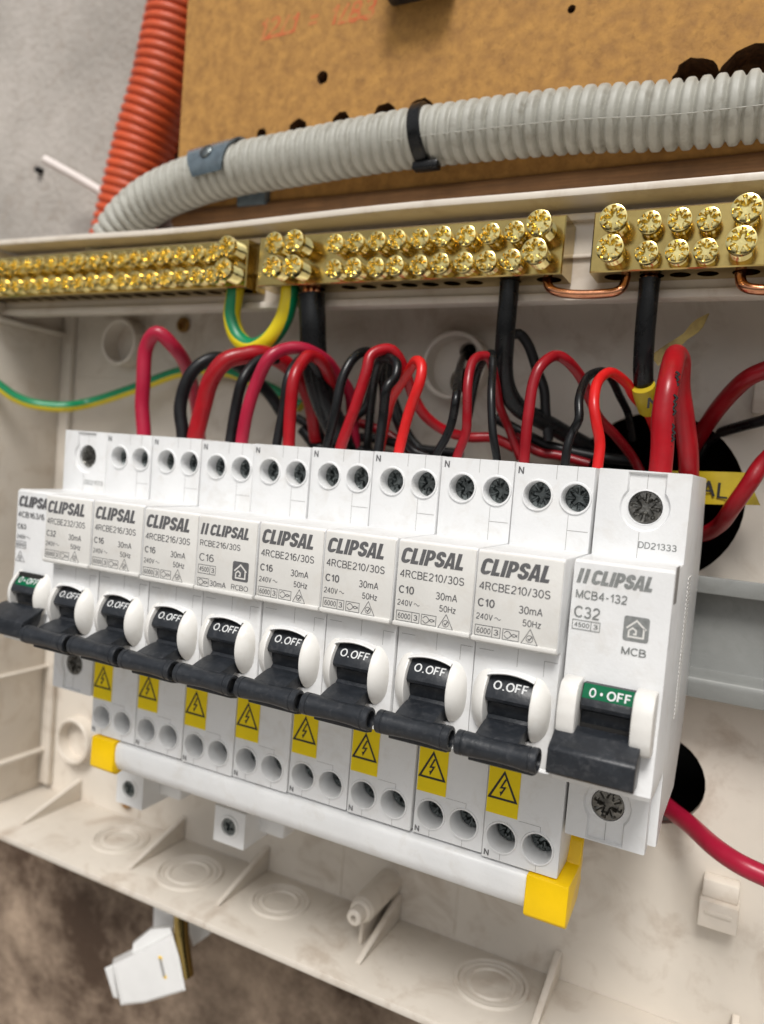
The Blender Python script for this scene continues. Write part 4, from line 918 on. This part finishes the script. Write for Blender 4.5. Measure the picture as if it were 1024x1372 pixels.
# ------------------------------------------------------------------ particle board with timber batten above the enclosure
BY = 72.0
bd = thing('backing_board', 'yellowish brown particle board with a row of drilled holes behind the grey conduit', 'board', (80, BY, 127))
off = -Vector(bd.location)
bx0 = at(246, 100, BY).x; bz0 = at(1024, 203, BY).z; bx1 = 420; bz1 = 420
def hc(u, vtop, r): p = at(u, vtop, BY); return circ(p.x, p.z - r, r, 24)
HL = [hc(351, 172, 2.0), hc(400, 159, 3.5), hc(458, 149.5, 3.3), hc(516, 138, 4.0), hc(565, 131, 4.4), hc(934, 76, 5.8), hc(1012, 60, 8.5), circ(at(432, 104, BY).x, at(432, 104, BY).z, 2.2, 16), circ(at(766, 12, BY).x, at(766, 12, BY).z, 1.2, 10)]
def wob(h):
    c = sum((Vector(p) for p in h), Vector((0, 0))) / len(h); return [tuple(c + (Vector(p) - c) * random.uniform(.93, 1.07)) for p in h]
HL = [wob(h) for h in HL]
mb = MB(); OUT = [(bx0, bz0), (bx1, bz0), (bx1, bz1), (bx0, bz1)]
holed(mb, OUT, HL, lambda a, b: (a, BY, b))
mb.loft([[(a, BY, b) for a, b in OUT], [(a, BY + 8.9, b) for a, b in OUT]], cap0=False, cap1=False)
o = mb.build('board_face', M['board'], bd, smooth=False); o.location = off
for h in HL:
    mb = MB(); mb.loft([[(a, BY, b) for a, b in h], [(a, BY + 8.7, b) for a, b in h]], cap0=False, cap1=True)
    o = mb.build('drilled_hole', M['bedge'], bd); o.location = off
mb = MB(); x = at(345, 40, BY)                     # faded red marker writing
def wr(txt, u0, v0, u1, v1, h):
    a, b = at(u0, v0, BY), at(u1, v1, BY); d = b - a
    put(mb, txt, 0, 1, 0, 1, 0, bold=.012, fn=lambda s, t: (a.x + d.x * s + t * h * .25, BY - .05, a.z + d.z * s + t * h))
wr('12/1 = 1/83', 346, 54, 500, 26, 7.0); stroke(mb, [(at(349, 53, BY).x, at(349, 53, BY).z), (at(392, 42, BY).x, at(392, 42, BY).z)], 1.3, BY - .06); stroke(mb, [(at(452, 32, BY).x, at(452, 32, BY).z), (at(497, 20, BY).x, at(497, 20, BY).z)], 1.1, BY - .06)
o = mb.build('marker_writing', M['inkr'], bd, smooth=False); o.location = off
mb = MB(); z1 = bz0 - .3; P = roundpoly([(71.0, z1), (70.0, z1 - 1.5), (70.2, z1 - 4.5), (71.5, z1 - 5.6), (WY - .2, z1 - 5.6), (WY - .2, z1)], .6, 2); mb.prism(P, bx0, 420, .3)
tag(mb.build('timber_batten', M['wood']), 'dark brown timber batten under the particle board', 'batten')
# black device at the top edge
p0 = at(506, -14, 62); mb = MB(); bb = thing('black_box', 'black plastic box with a dark green panel fixed high on the particle board', 'box', (p0.x, 60, p0.z))
mb.box(0, 22, 0, 12, 0, 30, 1); mb.build('casing', M['black'], bb)
mb = MB(); mb.box(2, 19, -.3, .2, 1.2, 6, .1); mb.build('green_panel', M['green'], bb)

# ------------------------------------------------------------------ conduits
def corr(P, R, pitch, depth, m, n=32, per=9, pw=2.2):
    pts = spline(P, 1.0); L = [0]
    for i in range(1, len(pts)): L.append(L[-1] + (pts[i] - pts[i - 1]).length)
    N = int(L[-1] / pitch * per); out = []; j = 0
    for k in range(N + 1):
        s = L[-1] * k / N
        while j < len(L) - 2 and L[j + 1] < s: j += 1
        t = (s - L[j]) / max(1e-9, L[j + 1] - L[j]); out.append(pts[j].lerp(pts[j + 1], t))
    mb = MB(); ln = L[-1]
    rf = lambda l: R - depth * (0.5 + 0.5 * math.cos(2 * PI * l / pitch)) ** pw
    tube(mb, out, R, n, sm=False, rf=rf, cap=False); return mb, out
gp = [at(u, v, 62) for u, v in ((1110, 132), (1024, 142), (900, 155), (768, 162), (600, 180), (512, 192), (400, 212), (300, 231), (236, 252), (196, 273), (167, 300), (152, 325))]
gp.append(Vector((gp[-1].x - 2.5, 62, 106)))
gc = thing('grey_conduit', 'grey corrugated conduit bending down into the enclosure top', 'conduit', gp[-1])
mb, gpts = corr(gp, 8.35, 3.6, 1.3, M['grey'], 40, per=12, pw=3.2); o = mb.build('corrugated_tube', M['grey'], gc, ang=70); o.location = -gc.location
mb = MB(); sp = [p + Vector((0, -7.7, -3.1)) for p in gpts[::4] if p.x > 85]
mb_ = MB()
for i, p in enumerate(gpts):
    pass
tube(mb, [p + Vector((0, .12, 0)) for p in sp], .16, 6, sm=False); o = mb.build('mould_line', M['grey'], gc); o.location = -gc.location
op = [at(u, v, 95.5) for u, v in ((261, -60), (244, 0), (231, 60), (217, 120), (196, 190), (178, 260), (163, 320))]; op.append(op[-1] + (op[-1] - op[-2]) * 1.2)
d0 = op[0] - op[1]; op = [op[0] + d0 * 2] + op
oc = thing('orange_conduit', 'orange corrugated conduit running down the concrete beside the board', 'conduit', op[-1])
mb, _ = corr(op, 12.9, 3.6, 1.1, M['orange'], 40, per=10, pw=2.6); o = mb.build('corrugated_tube', M['orange'], oc, ang=70); o.location = -oc.location
def frame_at(px):
    p = at(px, 200, 62); best = min(range(len(gpts)), key=lambda i: abs(gpts[i].x - p.x)); i = min(max(best, 1), len(gpts) - 2)
    return gpts[best], (gpts[i + 1] - gpts[i - 1]).normalized()
c, tdir = frame_at(568)
tie = thing('cable_tie', 'black cable tie strapped around the grey conduit', 'cable tie', c)
ax_ = (tdir + Vector((0, 0, -.14))).normalized()
mb = MB(); revolve(mb, [(-1.9, 7.7), (-1.9, 9.0), (-1.5, 9.35), (1.5, 9.35), (1.9, 9.0), (1.9, 7.7)], (0, 0, 0), ax_, 48, cap=False); mb.build('strap', M['blk'], tie)
mb = MB(); mb.box(-1.5, 6.5, -4.4, -.8, -10.8, -8.5, .5); mb.build('tie_head', M['blk'], tie)
c, tdir = frame_at(301)
cl = thing('conduit_clip', 'blue grey saddle clip with a screw holding the grey conduit', 'clip', c)
u_ = Vector((0, 0, 1)); u_ = (u_ - tdir * u_.dot(tdir)).normalized(); w_ = Vector((0, -1, 0)); w_ = (w_ - tdir * w_.dot(tdir)).normalized()
def sadd(a0, a1, w, r0, r1, n=20, taper=0):
    mb = MB(); rings = []
    for k in range(n + 1):
        t = k / n; a = math.radians(a0 + (a1 - a0) * t); d = u_ * math.cos(a) + w_ * math.sin(a); ww = w * (1 - taper * max(0, t - .55) / .45)
        rings.append([d * r0 - tdir * ww, d * r1 - tdir * ww, d * r1 + tdir * ww, d * r0 + tdir * ww])
    mb.loft(rings); return mb
sadd(-60, 112, 9.8, 8.5, 9.3, taper=.4).build('saddle_band', M['clip'], cl)
d = (u_ * math.cos(math.radians(66)) + w_ * math.sin(math.radians(66)))
mb = MB(); revolve(mb, [(9.1, 2.4), (9.7, 2.4), (10.1, 1.6), (10.2, .1)], (0, 0, 0), d, 24); mb.build('clip_screw', M['steel'], cl)
mb = MB(); nn_ = u_ * math.cos(math.radians(14)) + w_ * math.sin(math.radians(14)); vv = -tdir.cross(nn_).normalized(); vv = vv if vv.z < 0 else -vv
put(mb, '25', -1.7, 1.7, -1.2, 1.2, 0, bold=.005, fn=lambda a, b: tuple(nn_ * 9.45 + (-tdir) * a + (-vv) * b)); mb.build('size_digits', M['inkw'], cl, smooth=False)
q0 = at(338, 267, 70) - c
mb = MB(); mb.box(q0.x - 6, q0.x + 6, q0.y - 1, q0.y + 3.5, q0.z - 2.2, q0.z + 3.5, .5); mb.build('clip_foot', M['clip'], cl)
# white tube stub with its dark plug on the concrete
mb = MB(); a, b = at(60, 214, 90), at(160, 272, 104); tube(mb, [a, a.lerp(b, .5) + Vector((0, 0, .4)), b], 2.0, 16, 2)
tag(mb.build('plastic_stub', M['tiew']), 'thin white plastic stub poking out behind the orange conduit', 'plastic tube')
mb = MB(); a = at(52, 228, 107.5); mb.prism(roundpoly([(-1.5, -1.4), (-1.5, 1.2), (2, 1.6), (2, -1.6)], .4, 2), -1.6, 1.6, .4)
o = mb.build('wall_plug', M['blk2']); o.location = a * K; o.rotation_euler = (0, .5, 0); tag(o, 'small dark plug in the concrete beside the white plastic stub', 'wall plug')

# ------------------------------------------------------------------ loose white connector below the enclosure
HY = 52.0
hc0 = at(195, 1295, HY)
hcn = thing('dangling_connector', 'white plastic connector with a brass barrel dangling below the enclosure', 'connector', hc0)
def Z8(X, Y, y): return at(100 + X / 4.267, 1190 + Y / 4.267, y) - hc0
mb = MB()
F = [Z8(215, 440, HY), Z8(400, 350, HY), Z8(560, 265, HY), Z8(600, 400, HY), Z8(635, 585, HY), Z8(400, 655, HY), Z8(265, 670, HY)]
vd = (hc0 - CP).normalized()
Bk = [p + vd * 11 + Vector((0, 0, 2.6)) for p in F]
mid = sum(F, Vector()) / len(F)
mb.loft([[mid + (p - mid) * .86 - vd * 1.0 for p in F], [mid + (p - mid) * .93 - vd * .9 for p in F], F, Bk]); mb.build('shell', M['frost'], hcn, ang=25)
mb = MB(); F2 = [Z8(325, 395, HY + 3), Z8(335, 320, HY + 3), Z8(440, 235, HY + 3), Z8(550, 225, HY + 3), Z8(560, 290, HY + 3)]; mb.loft([F2, [p + vd * 9 + Vector((0, 0, 1.2)) for p in F2]]); mb.build('latch', M['frost'], hcn, ang=25)
mb = MB(); F4 = [Z8(172, 458, HY), Z8(215, 436, HY), Z8(250, 632, HY), Z8(222, 622, HY)]; mb.loft([[p + (sum(F4, Vector()) / 4 - p) * .1 - vd * .4 for p in F4], F4, [p + vd * 7 for p in F4]]); mb.build('end_plate', M['frost'], hcn, ang=25)
mb = MB(); pts_ = [Z8(490, 400, HY) - vd * 1.0, Z8(515, 505, HY) - vd * 1.0]
sl_ = MB(); tube(sl_, [pts_[0], pts_[1]], .55, 8, 1); sl_.build('slot', M['seam'], hcn)
for p in pts_: mb.box(p.x - .9, p.x + .9, p.y - .1, p.y + .6, p.z - .7, p.z + .7, .15)
mb.build('brass_rivet', M['ycap'], hcn)
mb = MB(); tube(mb, [Z8(610, 120, HY + 4), Z8(614, 300, HY + 3), Z8(640, 500, HY + 3)], 2.5, 20, 1.5, rf=lambda L: 2.6); mb.build('brass_barrel', M['brass'], hcn)
mb = MB(); F3 = [Z8(455, 60, HY + 14), Z8(780, 60, HY + 14), Z8(765, 270, HY + 14), Z8(680, 330, HY + 14), Z8(650, 240, HY + 14), Z8(450, 220, HY + 14)]; mb.loft([F3, [p + Vector((0, 9, 0)) for p in F3]]); mb.build('rear_housing', M['frost'], hcn, ang=25)

print('objects', len(bpy.data.objects), 'tris', sum(len(o.data.polygons) for o in bpy.data.objects if o.type == 'MESH'))
